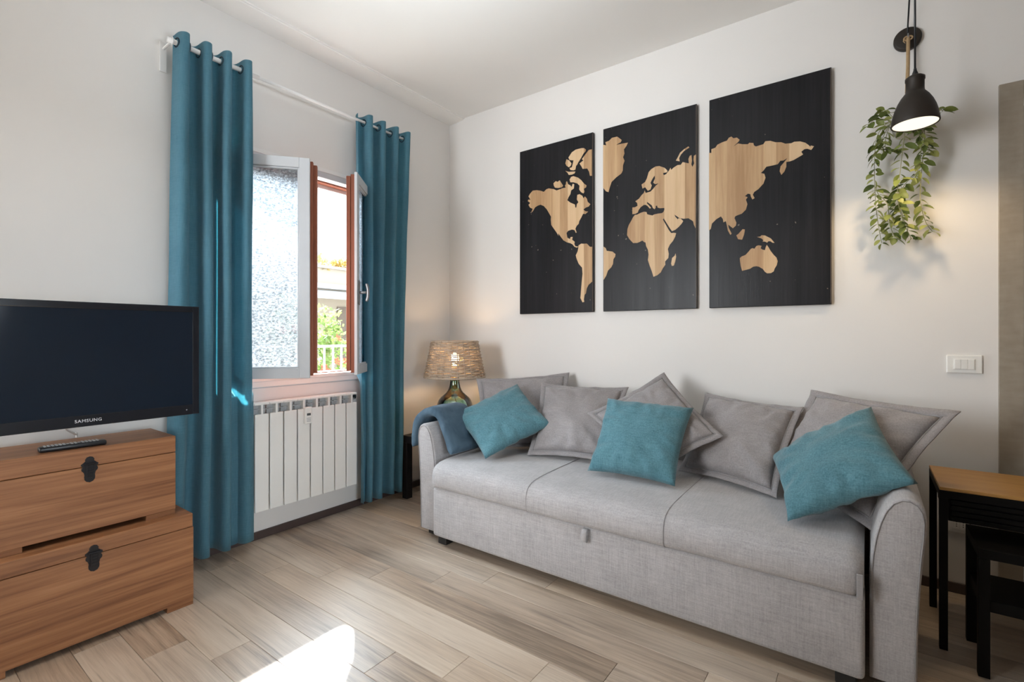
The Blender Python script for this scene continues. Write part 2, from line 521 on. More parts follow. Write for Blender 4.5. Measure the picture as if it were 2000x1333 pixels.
M['door_dark'] = wood('dark_door_wood', [(0.3, (0.05, 0.025, 0.015)), (0.7, (0.10, 0.05, 0.03))], 'z', knots=False)
M['ext_wall'] = plaster('cream_render', (0.45, 0.40, 0.33), 0.3)
M['ext_dark'] = plain('shaded_veranda', (0.22, 0.18, 0.15), 0.8)
M['awning'] = plain('pale_awning', (0.58, 0.57, 0.56), 0.6)
M['ext_floor'] = plain('outside_paving', (0.50, 0.47, 0.43), 0.9)
M['ext_leaf'] = leaf_mat('garden_leaf', (0.10, 0.17, 0.05), (0.22, 0.32, 0.10), (0.42, 0.48, 0.20), 0.35)
M['ext_leaf_dry'] = leaf_mat('dry_roof_leaf', (0.30, 0.20, 0.06), (0.50, 0.36, 0.10), (0.60, 0.48, 0.22), 0.3)
M['flower'] = plain('red_flower', (0.72, 0.085, 0.045), 0.6)

# ---------------------------------------------------------------- room shell
ZC = 2.952           # ceiling height
XR, YF = 4.5, -4.4   # right wall and the wall behind the camera
WY0, WY1, WZ0, WZ1 = -1.83, -0.74, 0.865, 2.235   # window opening in the left wall

b = bmesh.new()
box(b, -0.3, XR + 0.2, YF - 0.2, 0.2, -0.12, -0.012)
floor = struct(mk('floor', b, M['subfloor'], origin=(0, 0, 0)), 'weathered wood plank floor')
random.seed(5)
PW, PL = 0.142, 1.22
row = 0
y = -1.925
rows = []
k0 = -int((1.925) / PW) - 2
for k in range(-18, 15):
    y0 = -1.925 + PW * k - PW
    y1 = y0 + PW
    if y1 < YF + 0.01 or y0 > -0.001:
        continue
    rows.append((k, max(y0, YF), min(y1, 0.0)))
plank_meshes = {}
for k, y0, y1 in rows:
    j0 = 1.185 + 0.236 * k + random.uniform(-0.03, 0.03) * (0 if k in (0, 1, 2) else 1)
    xs = [j0 + PL * i for i in range(-9, 9)]
    for xa, xb in zip(xs, xs[1:]):
        a, c = max(xa, 0.0), min(xb, XR)
        if c - a < 0.02:
            continue
        key = (round(c - a, 3), round(y1 - y0, 3))
        if key not in plank_meshes:
            pb = bmesh.new()
            hx, hy = key[0] / 2 - 0.0006, key[1] / 2 - 0.0006
            ch = 0.0009
            vb = [pb.verts.new((sx * hx, sy * hy, -0.012)) for sx, sy in ((-1, -1), (1, -1), (1, 1), (-1, 1))]
            vm = [pb.verts.new((sx * hx, sy * hy, -ch)) for sx, sy in ((-1, -1), (1, -1), (1, 1), (-1, 1))]
            vt = [pb.verts.new((sx * (hx - ch), sy * (hy - ch), 0)) for sx, sy in ((-1, -1), (1, -1), (1, 1), (-1, 1))]
            pb.faces.new(vt)
            for lo, hi in ((vb, vm), (vm, vt)):
                for i in range(4):
                    pb.faces.new((lo[i], lo[(i + 1) % 4], hi[(i + 1) % 4], hi[i]))
            plank_meshes[key] = local_mesh('plank', pb, M['plank'])
        share('plank', plank_meshes[key], ((a + c) / 2, (y0 + y1) / 2, 0), floor)

struct(mk('ceiling', bx(-0.25, XR + 0.2, YF - 0.2, 0.2, ZC, ZC + 0.15), M['ceiling'], origin=(0, 0, ZC)))
# shallow plaster cove along the top of the window wall
prof = [(-0.01, 2.932), (0.0, 2.932)] + [(0.15 * (i / 8), 2.932 + 0.008 * (i / 8) ** 2) for i in range(1, 9)] + [(0.153, 2.944), (0.162, 2.944), (0.165, 2.9535), (0.165, 2.96), (-0.01, 2.96)]
struct(mk('trim_1', prism(bmesh.new(), prof, 'y', YF, 0.0), M['ceiling'], origin=(0, -1, 2.93)), 'shallow plaster cove above the window wall')

b = bmesh.new()
VY0, VY1, VZ0, VZ1 = -4.20, -3.30, 0.90, 2.25      # unseen opening added behind the camera to let in more daylight
box(b, -0.25, 0, YF - 0.2, VY0, 0, ZC + 0.02)
box(b, -0.25, 0, VY1, WY0, 0, ZC + 0.02)
box(b, -0.25, 0, VY0, VY1, 0, VZ0)
box(b, -0.25, 0, VY0, VY1, VZ1, ZC + 0.02)
box(b, -0.25, 0, WY1, 0.2, 0, ZC + 0.02)
box(b, -0.25, 0, WY0, WY1, 0, WZ0)
box(b, -0.25, 0, WY0, WY1, WZ1, ZC + 0.02)
struct(mk('wall_left', b, M['wall']))
DX0, DX1, DZ = 3.369, 4.18, 2.19
b = bmesh.new()
box(b, 0, DX0, 0, 0.2, 0, ZC + 0.02)
box(b, DX1, XR + 0.2, 0, 0.2, 0, ZC + 0.02)
box(b, DX0, DX1, 0, 0.2, DZ, ZC + 0.02)
struct(mk('wall_back', b, M['wall']))
struct(mk('wall_right', bx(XR, XR + 0.2, YF, 0, 0, ZC + 0.02), M['wall_low_bounce'], origin=(XR, 0, 0)))
struct(mk('wall_front', bx(0, XR, YF - 0.2, YF, 0, ZC + 0.02), M['wall_low_bounce'], origin=(0, YF, 0)))
struct(mk('baseboard_left', bx(0, 0.012, YF, 0, 0, 0.045, 0.002), M['baseboard'], origin=(0, 0, 0)), 'low dark brown skirting')
struct(mk('baseboard_back', bx(0.012, 3.293, -0.012, 0, 0, 0.045, 0.002), M['baseboard'], origin=(1.6, 0, 0)), 'low dark brown skirting')

# door at the right end of the back wall: grey laminate casing, dark leaf
door = struct(mk('door_1', bx(DX0 + 0.012, DX1 - 0.012, 0.03, 0.075, 0.006, DZ - 0.012, 0.003), M['door_dark'], origin=(3.77, 0.05, 0)), 'dark wooden door in a grey concrete-look casing')
mk('casing', bx(3.293, 3.369, -0.016, 0.0, 0, 2.265, 0.002), M['concrete'], door)
mk('casing', bx(4.18, 4.256, -0.016, 0.0, 0, 2.265, 0.002), M['concrete'], door)
mk('casing', bx(3.369, 4.18, -0.016, 0.0, 2.19, 2.265, 0.002), M['concrete'], door)
mk('door_handle', tube(bmesh.new(), smooth_path([(3.47, 0.03, 1.03), (3.47, -0.03, 1.03), (3.50, -0.04, 1.03), (3.60, -0.04, 1.03)], 4), 0.009), M['steel'], door)

# ---------------------------------------------------------------- window
b = bmesh.new()
fx0, fx1 = -0.062, 0.004
box(b, fx0, fx1, WY0, WY0 + 0.055, WZ0, WZ1, 0.003)
box(b, fx0, fx1, WY1 - 0.055, WY1, WZ0, WZ1, 0.003)
box(b, fx0, fx1, WY0 + 0.055, WY1 - 0.055, WZ1 - 0.05, WZ1, 0.003)
box(b, fx0, fx1, WY0 + 0.055, WY1 - 0.055, WZ0, WZ0 + 0.06, 0.003)
win = struct(mk('window_1', b, M['window_paint'], origin=(0, (WY0 + WY1) / 2, WZ0)), 'white double casement window, both sashes standing open')
b = bmesh.new()
rx0, rx1 = -0.105, -0.062
box(b, rx0, rx1, WY0, WY0 + 0.05, WZ0, WZ1, 0.003)
box(b, rx0, rx1, WY1 - 0.05, WY1, WZ0, WZ1, 0.003)
box(b, rx0, rx1, WY0 + 0.05, WY1 - 0.05, WZ1 - 0.060, WZ1, 0.003)
box(b, rx0, rx1, WY0 + 0.05, WY1 - 0.05, WZ0, WZ0 + 0.068, 0.003)
o = mk('outer_frame', b, M['sash_wood'], win)
o['label'] = 'red-brown outer frame of the window'
mk('lintel_board', bx(-0.25, -0.106, WY0, WY1, WZ1 - 0.085, WZ1, 0.003), M['white'], win)
mk('outside_sill', bx(-0.30, -0.106, WY0, WY1, WZ0, WZ0 + 0.055, 0.004), M['white'], win)
b = bmesh.new()
box(b, 0.0, 0.022, WY0 - 0.02, WY1 + 0.02, 0.905, 0.928, 0.004)
box(b, 0.0, 0.014, WY0 - 0.02, WY1 + 0.02, 0.872, 0.9055, 0.004)
mk('window_sill', b, M['white'], win)
mk('architrave', bx(0.0, 0.008, WY0 - 0.02, WY1 + 0.02, WZ1 - 0.012, WZ1 + 0.012, 0.002), M['white'], win)

def sash(hx, hy, dx, dy, nx, ny, label, handle):
    L, z0, z1, st = (0.468 if handle else 0.436), 0.931, 2.168, 0.056
    e1, e2 = (-0.006, 0.0) if handle else (0.014, 0.032)      # the left sash closes first and carries the overlap
    mt = Matrix(((dx, nx, 0, hx), (dy, ny, 0, hy), (0, 0, 1, 0), (0, 0, 0, 1)))
    def go(bm):
        bmesh.ops.transform(bm, matrix=mt, verts=bm.verts)
        bmesh.ops.recalc_face_normals(bm, faces=bm.faces)
        return bm
    b = bmesh.new()                                     # white room side
    for a0, a1, c0, c1 in ((0, st, z0, z1), (L - st, L, z0, z1), (st, L - st, z0, z0 + st), (st, L - st, z1 - st, z1)):
        box(b, a0, a1, 0.0, 0.018, c0, c1, 0.003)
    for a0, a1, c0, c1 in ((st, st + 0.01, z0 + st, z1 - st), (L - st - 0.01, L - st, z0 + st, z1 - st), (st + .01, L - st - .01, z0 + st, z0 + st + 0.01), (st + .01, L - st - .01, z1 - st - 0.01, z1 - st)):
        box(b, a0, a1, -0.006, 0.010, c0, c1, 0.002)
    s = mk('sash', go(b), M['window_paint'], win)
    s['label'] = label
    b = bmesh.new()                                     # red-brown outside half, stepped at its edge
    q = st - 0.006
    for a0, a1, c0, c1 in ((0.004, q, z0 + 0.012, z1 - 0.012), (L - q, L + e1, z0 + 0.012, z1 - 0.012), (q, L - q, z0 + 0.012, z0 + q), (q, L - q, z1 - q, z1 - 0.012)):
        box(b, a0, a1, -0.024, 0.0, c0, c1, 0.003)
    for a0, a1, c0, c1 in ((0.004, q, z0 + 0.024, z1 - 0.024), (L - q, L + e2, z0 + 0.024, z1 - 0.024), (q, L - q, z0 + 0.024, z0 + q), (q, L - q, z1 - q, z1 - 0.024)):
        box(b, a0, a1, -0.048, -0.024, c0, c1, 0.003)
    o = mk('outer_half', go(b), M['sash_wood'], s)
    o['label'] = 'red-brown outer half of the sash'
    b = bx(st - 0.006, L - st + 0.006, -0.012, -0.007, z0 + st - 0.006, z1 - st + 0.006)
    o = mk('pane', go(b), M['frost'], s)
    o['label'] = 'pebbled obscure glass pane'
    if handle:
        b = bmesh.new()
        a, hz = L - 0.028, 1.435
        box(b, a - 0.014, a + 0.014, 0.018, 0.027, hz - 0.075, hz + 0.075, 0.004)
        tube(b, [(a, 0.024, hz), (a, 0.07, hz)], 0.008, 10)
        tube(b, smooth_path([(a, 0.066, hz + 0.055), (a, 0.074, hz + 0.03), (a, 0.076, hz), (a, 0.074, hz - 0.03), (a, 0.066, hz - 0.055)], 4), [0.006] + [0.009] * 15 + [0.006], 10)
        mk('sash_handle', go(b), M['steel'], s, smooth=True)

q = math.hypot(0.65, 0.76)
sash(0.004, -1.768, 0.65 / q, 0.76 / q, 0.76 / q, -0.65 / q, 'left sash, swung into the room, obscure glass facing the camera', False)
q = math.hypot(0.65, 0.76)
sash(0.004, -0.805, 0.65 / q, -0.76 / q, 0.76 / q, 0.65 / q, 'right sash, seen edge on, with the grey handle', True)

# ---------------------------------------------------------------- outside the window
struct(mk('ground', bx(-16, -0.3, -10, 22, -0.75, -0.6), M['ext_floor'], origin=(-6, 4, -0.6)), 'pale paving outside')
house = tag(empty('neighbour_house', (-9.6, 5.5, -0.6)), 'cream flat-roofed house with an awning across the yard', 'building')
b = bmesh.new()
box(b, -13.5, -9.6, -2, 14, -0.6, 3.08)
mk('house_wall', b, M['ext_wall'], house)
mk('parapet_cap', bx(-13.6, -9.5, -2.1, 14.1, 3.08, 3.16), M['ext_wall'], house)
b = prism(bmesh.new(), [(-9.59, 2.46), (-8.3, 2.22), (-8.3, 2.12), (-9.59, 2.36)], 'y', 1.5, 9.0)
mk('awning', b, M['awning'], house)
mk('awning_rail', bx(-9.6, -9.45, 1.3, 9.2, 2.5, 2.64), M['awning'], house)
mk('veranda_post', bx(-8.5, -8.36, 5.75, 5.9, -0.6, 2.13), M['awning'], house)
mk('veranda_post', bx(-8.5, -8.36, 2.2, 2.35, -0.6, 2.13), M['awning'], house)
b = bmesh.new()
box(b, -9.60, -9.55, 5.4, 6.3, -0.5, 2.0)
mk('veranda_door', b, M['ext_dark'], house)
mk('veranda_window', bx(-9.60, -9.55, 3.4, 4.6, 0.6, 1.9), M['ext_dark'], house)

def leaf_bm(l, w, fold=0.25, bend=0.2):
    b = bmesh.new()
    n = 5
    mid, le, ri = [], [], []
    for i in range(n + 1):
        t = i / n
        ww = w * math.sin(math.pi * min(1, 0.06 + t * 0.92)) ** 0.75 * 0.5
        z = -bend * l * t * t
        mid.append(b.verts.new((0, t * l, z)))
        if 0 < i < n:
            le.append(b.verts.new((-ww, t * l, z + fold * ww)))
            ri.append(b.verts.new((ww, t * l, z + fold * ww)))
    for side, flip in ((le, False), (ri, True)):
        for i in range(n):
            if i == 0:
                f = [mid[0], mid[1], side[0]]
            elif i == n - 1:
                f = [mid[n - 1], mid[n], side[n - 2]]
            else:
                f = [mid[i], mid[i + 1], side[i], side[i - 1]]
            b.faces.new(f if flip else list(reversed(f)))
    return b

def leaf_cloud(name, center, rad, count, l, mat, parent=None, seed=1, shell=0.35):
    """one bmesh of many small leaves filling an ellipsoid"""
    rnd = random.Random(seed)
    verts, faces = [], []
    for _ in range(count):
        while True:
            p = Vector((rnd.uniform(-1, 1), rnd.uniform(-1, 1), rnd.uniform(-1, 1)))
            if shell < p.length < 1:
                break
        p = Vector((center[0] + p.x * rad[0], center[1] + p.y * rad[1], center[2] + p.z * rad[2]))
        d = Vector((rnd.gauss(0, 1), rnd.gauss(0, 1), rnd.gauss(0, 0.8))).normalized()
        e = d.orthogonal().normalized()
        e = (Matrix.Rotation(rnd.uniform(0, 6.28), 3, d) @ e)
        s = l * rnd.uniform(0.6, 1.2)
        i = len(verts)
        verts += [p, p + d * s * 0.5 + e * s * 0.25, p + d * s, p + d * s * 0.5 - e * s * 0.25]
        faces.append((i, i + 1, i + 2, i + 3))
    me = bpy.data.meshes.new(name)
    me.from_pydata(verts, [], faces)
    return finish(name, me, mat, parent)

flower_b = bmesh.new()
for i in range(5):
    a = i * 2 * math.pi / 5
    c = flower_b.verts.new((0.0, 0, 0.0))
    v1 = flower_b.verts.new((0.034 * math.cos(a - 0.45), 0.034 * math.sin(a - 0.45), 0.012))
    v2 = flower_b.verts.new((0.05 * math.cos(a), 0.05 * math.sin(a), 0.016))
    v3 = flower_b.verts.new((0.034 * math.cos(a + 0.45), 0.034 * math.sin(a + 0.45), 0.012))
    flower_b.faces.new((c, v1, v2, v3))
flower_me = local_mesh('flower', flower_b, M['flower'])
rnd = random.Random(11)
shrub_labels = ['tall flowering shrub with red blooms outside the window, nearest the left sash',
                'flowering shrub with red blooms outside, middle one of the three',
                'flowering shrub with red blooms outside, next to the right sash']
for n_, (cx, cy, h) in enumerate([(-3.25, 0.40, 1.70), (-3.4, 1.05, 1.62), (-3.35, 1.72, 1.66)]):
    sh = tag(empty('flowering_shrub', (cx, cy, -0.6)), shrub_labels[n_], 'shrub', 'flowering shrubs behind the pickets')
    mk('trunk', tube(bmesh.new(), smooth_path([(cx, cy, -0.6), (cx + 0.03, cy, 0.1), (cx - 0.02, cy + 0.03, 0.9), (cx, cy, 1.3)], 3), 0.025, 6), M['stem'], sh)
    lf = leaf_cloud('foliage', (cx, cy, 0.78), (0.34, 0.285, h - 0.78), 1200, 0.10, M['ext_leaf'], sh, 20 + n_, 0.3)
    lf['kind'] = 'stuff'
    for _ in range(11):
        a = rnd.uniform(-0.9, 0.9)
        z = rnd.uniform(0.45, 1.25)
        p = (cx + 0.36 * math.cos(a), cy + 0.30 * math.sin(a), z)
        share('flower', flower_me, p, sh, rot=(rnd.uniform(0.6, 1.3), rnd.uniform(-0.4, 0.4), math.pi / 2 + rnd.uniform(-0.6, 0.6)), scale=(1.3, 1.3, 1.3))
fence = tag(empty('picket_fence', (-2.75, 1.0, -0.6)), 'white metal picket fence in front of the flowering shrubs', 'fence')
mk('rail', bx(-2.765, -2.735, -0.4, 2.6, 1.02, 1.05), M['white'], fence)
mk('rail', bx(-2.765, -2.735, -0.4, 2.6, -0.45, -0.42), M['white'], fence)
pk = local_mesh('picket', bx(-0.008, 0.008, -0.010, 0.010, -0.8, 0.84), M['white'])
for i in range(25):
    share('picket', pk, (-2.75, -0.4 + 0.125 * i, 0.2), fence)
for i, (yy, hh, lab) in enumerate(((4.2, 0.42, 'tall clump of dry yellow leaves on the roof edge, beside the left sash'), (4.95, 0.30, 'lower clump of dry yellow leaves on the roof edge, in the middle of the gap'),
                                  (5.75, 0.24, 'sparse dry plant on the roof edge, next to the right sash'), (6.6, 0.34, 'dry plant on the roof edge hidden in part behind the right sash'))):
    tag(leaf_cloud('roof_plant', (-9.9, yy, 3.22), (0.35, 0.38, hh), 420, 0.13, M['ext_leaf_dry'], None, 50 + i, 0.0), lab, 'plant', 'plants along the roof edge')

# ---------------------------------------------------------------- curtain rod and curtains
rod = tag(empty('curtain_rod', (0.115, -1.3, 2.595)), 'thin white curtain rod above the window', 'curtain rod')
mk('rod', tube(bmesh.new(), [(0.115, -1.66, 2.595), (0.115, -0.545, 2.595)], 0.0085, 12), M['rod'], rod, smooth=True)
o = mk('outer_tube', tube(bmesh.new(), [(0.115, -2.075, 2.595), (0.115, -1.64, 2.595)], 0.0125, 14), M['rod'], rod, smooth=True)
for yy in (-2.055, -0.558):
    b = bmesh.new()
    box(b, 0.0, 0.008, yy - 0.016, yy + 0.016, 2.48, 2.63, 0.003)
    tube(b, [(0.0, yy, 2.595), (0.115, yy, 2.595)], 0.006, 8)
    tube(b, [(0.115 + 0.016 * math.cos(a), yy, 2.595 + 0.016 * math.sin(a)) for a in [i * math.pi / 8 for i in range(16)]], 0.003, 6, closed=True)
    mk('bracket', b, M['rod'], rod)

def curtain(label, y0t, y1t, y0b, y1b, n, u0, ztop, zbot, amp_t, amp_b, seed, x0=0.115, peaks=None):
    NU, NV = 190, 46
    verts, faces = [], []
    def fold(u, v):
        # v: 0 top .. 1 bottom
        uu = u + 0.018 * math.sin(2 * math.pi * (1.3 * u + seed * 0.37)) * (0.3 + v)
        w = 0.035 * noise.noise(Vector((u * 3.1, v * 1.2, seed * 5.7))) * min(1, v * 3)
        ph = 2 * math.pi * n * (uu + w - u0)
        c = math.cos(ph)
        c = math.copysign(abs(c) ** 0.8, c)
        amp = amp_t + (amp_b - amp_t) * min(1, v * 1.2)
        amp *= 1 + 0.5 * noise.noise(Vector((u * 4.0, v * 0.9 + 3, seed * 2.1))) * min(1, v * 4)
        x = x0 + amp * c + 0.012 * v
        y = (y0t + (y1t - y0t) * u) * (1 - v) + (y0b + (y1b - y0b) * u) * v
        y += 0.30 * amp * math.sin(2 * ph) * 0.35
        x += 0.007 * noise.noise(Vector((u * 14, v * 6, seed))) * min(1, v * 5)
        y += 0.016 * noise.noise(Vector((u * 2, v * 3.0, seed + 9))) * v
        return x, y
    for j in range(NV + 1):
        v = j / NV
        for i in range(NU + 1):
            u = i / NU
            x, y = fold(u, v)
            z = ztop + (zbot - ztop) * v
            if j == 0:
                z += 0.006 * math.cos(2 * math.pi * n * (u - u0)) + 0.004 * noise.noise(Vector((u * 20, seed, 0)))
            if j == NV:
                z += 0.01 * noise.noise(Vector((u * 5, seed, 4)))
            lim = 0.122 if (z < 0.86 and -1.79 < y < -0.93) else 0.03
            verts.append((max(x, lim), y, z))
    for j in range(NV):
        for i in range(NU):
            a = j * (NU + 1) + i
            faces.append((a, a + 1, a + NU + 2, a + NU + 1))
    me = bpy.data.meshes.new('curtain')
    me.from_pydata(verts, [], faces)
    c = finish('curtain', me, M['curtain'], None, (x0, (y0t + y1t) / 2, zbot), True)
    md = c.modifiers.new('cloth_thickness', 'SOLIDIFY')
    md.thickness = 0.0018
    md.offset = 0
    tag(c, label, 'curtain', 'teal eyelet curtains')
    # rings where the cloth crosses the rod
    for m_ in range(int(2 * n) + 2):
        u = u0 + (m_ - 0.5) / (2 * n) - (1 / n)
        while u < 0.02:
            u += 1.0 / n
        if u > 0.98:
            continue
        vv = (ztop - 2.595) / (ztop - zbot)
        xa, ya = fold(u - 0.01, vv)
        xb, yb = fold(u + 0.01, vv)
        x_, y_ = fold(u, vv)
        d = Vector((xb - xa, yb - ya, 0)).normalized()
        pts = [Vector((x_, y_, 2.595)) + d * 0.021 * math.cos(a) + Vector((0, 0, 0.021 * math.sin(a))) for a in [i * math.pi / 9 for i in range(18)]]
        mk('grommet', tube(bmesh.new(), pts, 0.0042, 6, closed=True), M['grommet'], c, smooth=True)
    return c

curtain('long teal curtain hanging beside the television, left of the window', -2.045, -1.672, -2.085, -1.668, 3.75, 0.095, 2.64, 0.065, 0.046, 0.055, 1.0)
curtain('long teal curtain gathered right of the window, next to the small black side table', -0.995, -0.562, -0.985, -0.655, 3.9, 0.19, 2.64, 0.065, 0.042, 0.044, 2.0, 0.112)

# ---------------------------------------------------------------- radiator
rad = tag(empty('radiator', (0.06, -1.3, 0.19)), 'white sectioned radiator on the wall under the window', 'radiator')
sec = bmesh.new()
w = 0.0405
box(sec, 0.076, 0.088, -w + 0.002, w - 0.002, 0.0, 0.545, 0.004)                 # front plate
box(sec, 0.012, 0.078, -0.004, 0.004, 0.02, 0.60)                                # web
box(sec, 0.0, 0.012, -w + 0.004, w - 0.004, 0.0, 0.545, 0.003)                   # rear plate
box(sec, 0.076, 0.088, -0.0065, 0.0065, 0.54, 0.606, 0.002)                      # bar over the plate
box(sec, 0.0, 0.088, -w, w, 0.595, 0.607, 0.003)                                 # cap
box(sec, 0.03, 0.06, -w + 0.002, w - 0.002, 0.03, 0.08, 0.01)                    # lower water way
box(sec, 0.035, 0.045, -w + 0.003, w - 0.003, 0.535, 0.60, 0.0, 2, 1)            # grey back of the opening
box(sec, 0.045, 0.066, -w + 0.004, w - 0.004, 0.566, 0.570, 0.0, 2, 1)           # inner fin
sec_me = local_mesh('section', sec, [M['radiator'], M['rad_in']])
ys = [-1.659 + 0.0834 * k + 0.0417 for k in range(-1, 8)]
for yy in ys:
    share('section', sec_me, (0.02, yy, 0.188), rad)
b = bmesh.new()
yy = ys[-1] + 0.0417
tube(b, [(0.063, yy - 0.01, 0.764), (0.063, yy + 0.012, 0.764)], 0.017, 14)
tube(b, [(0.063, yy - 0.01, 0.25), (0.063, yy + 0.012, 0.25)], 0.017, 14)
mk('end_plug', b, M['plastic_black'], rad)
bk = bmesh.new()
for yy in (ys[1], ys[-2]):
    box(bk, 0.001, 0.03, yy - 0.012, yy + 0.012, 0.74, 0.77, 0.002)
mk('bracket', bk, M['radiator'], rad)
my = -1.352
meter = mk('heat_meter', bx(0.108, 0.132, my - 0.022, my + 0.022, 0.642, 0.742, 0.006, 3), M['plastic_white'], rad)
mk('display', bx(0.132, 0.1335, my - 0.012, my + 0.012, 0.692, 0.706, 0.0005), M['lcd'], meter)
bk = bmesh.new()
for i in range(3):
    box(bk, 0.132, 0.1332, my - 0.013, my + 0.013, 0.656 + i * 0.009, 0.660 + i * 0.009)
mk('lines', bk, M['button'], meter)

# ---------------------------------------------------------------- television, remote, cables
TX = 0.40
ty0, ty1, tz0, tz1 = -2.816, -2.046, 0.820, 1.300
tv = tag(empty('television', (0.30, -2.43, tz0)), 'black flat television above the wooden chests', 'television')
b = bmesh.new()
box(b, TX - 0.045, TX - 0.006, ty0, ty1, tz0, tz1, 0.006, 3)
mk('case', b, M['tv_case'], tv)
b = bmesh.new()
bz, bb = 0.026, 0.044
box(b, TX - 0.006, TX, ty0, ty0 + bz, tz0, tz1, 0.002)
box(b, TX - 0.006, TX, ty1 - bz, ty1, tz0, tz1, 0.002)
box(b, TX - 0.006, TX, ty0 + bz, ty1 - bz, tz1 - bz, tz1, 0.002)
box(b, TX - 0.006, TX, ty0 + bz, ty1 - bz, tz0, tz0 + bb, 0.002)
mk('bezel', b, M['tv_case'], tv)
mk('screen', bx(TX - 0.0058, TX - 0.003, ty0 + bz, ty1 - bz, tz0 + bb, tz1 - bz), M['tv_screen'], tv)
mk('rear_housing', bx(TX - 0.085, TX - 0.045, ty0 + 0.14, ty1 - 0.14, tz0 + 0.07, tz1 - 0.09, 0.012), M['plastic_black'], tv)
b = bmesh.new()
box(b, 0.0, 0.03, -2.53, -2.33, 0.98, 1.16, 0.003)
box(b, 0.03, TX - 0.085, -2.455, -2.405, 1.04, 1.10, 0.004)
mk('wall_arm', b, M['plastic_black'], tv)
def lettering(name, s, size, mat, parent, mtx, ext=0.0004, spacing=1.0):
    cu = bpy.data.curves.new(name, 'FONT')
    cu.body = s
    cu.size = size
    cu.extrude = ext
    cu.align_x = 'CENTER'
    cu.align_y = 'CENTER'
    cu.space_character = spacing
    cu.resolution_u = 3
    cu.offset = size * 0.012
    tmp = bpy.data.objects.new(name, cu)
    COL.objects.link(tmp)
    bpy.context.view_layer.update()
    me = bpy.data.meshes.new_from_object(tmp.evaluated_get(bpy.context.evaluated_depsgraph_get()))
    bpy.data.objects.remove(tmp)
    me.transform(mtx)
    return finish(name, me, mat, parent)
# local x -> +Y, local y -> +Z, facing +X
lettering('logo', 'SAMSUNG', 0.0165, M['logo'], tv, Matrix(((0, 0, 1, TX + 0.0006), (1, 0, 0, -2.431), (0, 1, 0, tz0 + 0.022), (0, 0, 0, 1))), 0.0003, 1.12)
mk('indicator', bx(TX, TX + 0.001, -2.098, -2.094, tz0 + 0.02, tz0 + 0.024), M['logo'], tv)

tag(mk('power_cable', tube(bmesh.new(), smooth_path([(0.335, -2.66, 0.86), (0.25, -2.665, 0.80), (0.095, -2.668, 0.765), (0.075, -2.66, 0.55), (0.07, -2.64, 0.2)], 6), 0.0045, 8), M['plastic_black'], origin=(0.1, -2.66, 0.2), smooth=True),
    'black cable dropping from the television behind the chests', 'cable')
tag(mk('aerial_cable', tube(bmesh.new(), smooth_path([(0.33, -2.475, 0.90), (0.20, -2.46, 0.80), (0.13, -2.415, 0.755), (0.09, -2.40, 0.72), (0.07, -2.40, 0.4), (0.07, -2.41, 0.15)], 6), 0.0042, 8), M['plastic_white'], origin=(0.1, -2.41, 0.2), smooth=True),
    'thin white cable hanging below the television', 'cable')

# ---------------------------------------------------------------- chests
def chest(label, x0, x1, y0, y1, z0, z1, seam, gap0, gap1, gaph, latch_y, lz, lid_in):
    c = tag(empty('wooden_chest', ((x0 + x1) / 2, (y0 + y1) / 2, z0)), label, 'chest', 'stacked wooden chests')
    b = bmesh.new()
    box(b, x0, x1, y0, y1, z0 + gaph, seam - 0.001, 0.002)
    body = mk('body', b, M['chest'], c)
    for ya, yb in ((y0, gap0), (gap1, y1)):
        mk('foot', bx(x0 + 0.004, x1 - 0.001, ya + 0.001, yb - 0.001, z0, z0 + gaph, 0.001), M['chest'], c)
    b = bmesh.new()
    box(b, x0, x1 + 0.001, y0 + lid_in, y1 - lid_in, seam + 0.001, z1, 0.003)
    lid = mk('lid', b, M['chest'], c)
    out = [(0.0, 0.050), (0.009, 0.047), (0.014, 0.039), (0.013, 0.033), (0.019, 0.027), (0.026, 0.022), (0.0265, 0.017), (0.021, 0.012), (0.025, 0.004), (0.024, -0.003), (0.018, -0.010),
           (0.0155, -0.020), (0.0165, -0.028), (0.0155, -0.038), (0.010, -0.046), (0.0, -0.050)]
    pts = out + [(-a, q) for a, q in reversed(out[1:-1])]
    b = prism(bmesh.new(), [(latch_y + a, lz + q) for a, q in pts], 'x', x1 + 0.001, x1 + 0.0045, 0.0008, 1)
    la = mk('latch', b, M['iron'], c)
    b = bmesh.new()
    box(b, x1 + 0.0045, x1 + 0.009, latch_y - 0.012, latch_y + 0.012, lz - 0.030, lz + 0.022, 0.002)
    box(b, x1 + 0.009, x1 + 0.012, latch_y - 0.0115, latch_y - 0.0075, lz - 0.026, lz + 0.020, 0.001)
    for i in range(4):
        box(b, x1 + 0.009, x1 + 0.0115, latch_y - 0.006, latch_y + 0.010, lz + 0.014 - i * 0.011, lz + 0.0185 - i * 0.011, 0.001)
    tube(b, [(x1 + 0.009, latch_y - 0.018, lz + 0.022), (x1 + 0.009, latch_y + 0.018, lz + 0.022)], 0.0035, 8)
    mk('hasp', b, M['iron'], la)
    return c
chest('lower wooden chest standing on the floor, the wider of the two', 0.09, 0.455, -2.768, -2.089, 0.0, 0.396, 0.338, -2.661, -2.189, 0.023, -2.428, 0.325, 0.003)
chest('upper wooden chest stacked under the television, with the remote on its lid', 0.11, 0.400, -2.718, -2.138, 0.3965, 0.735, 0.664, -2.612, -2.246, 0.020, -2.428, 0.653, 0.0)

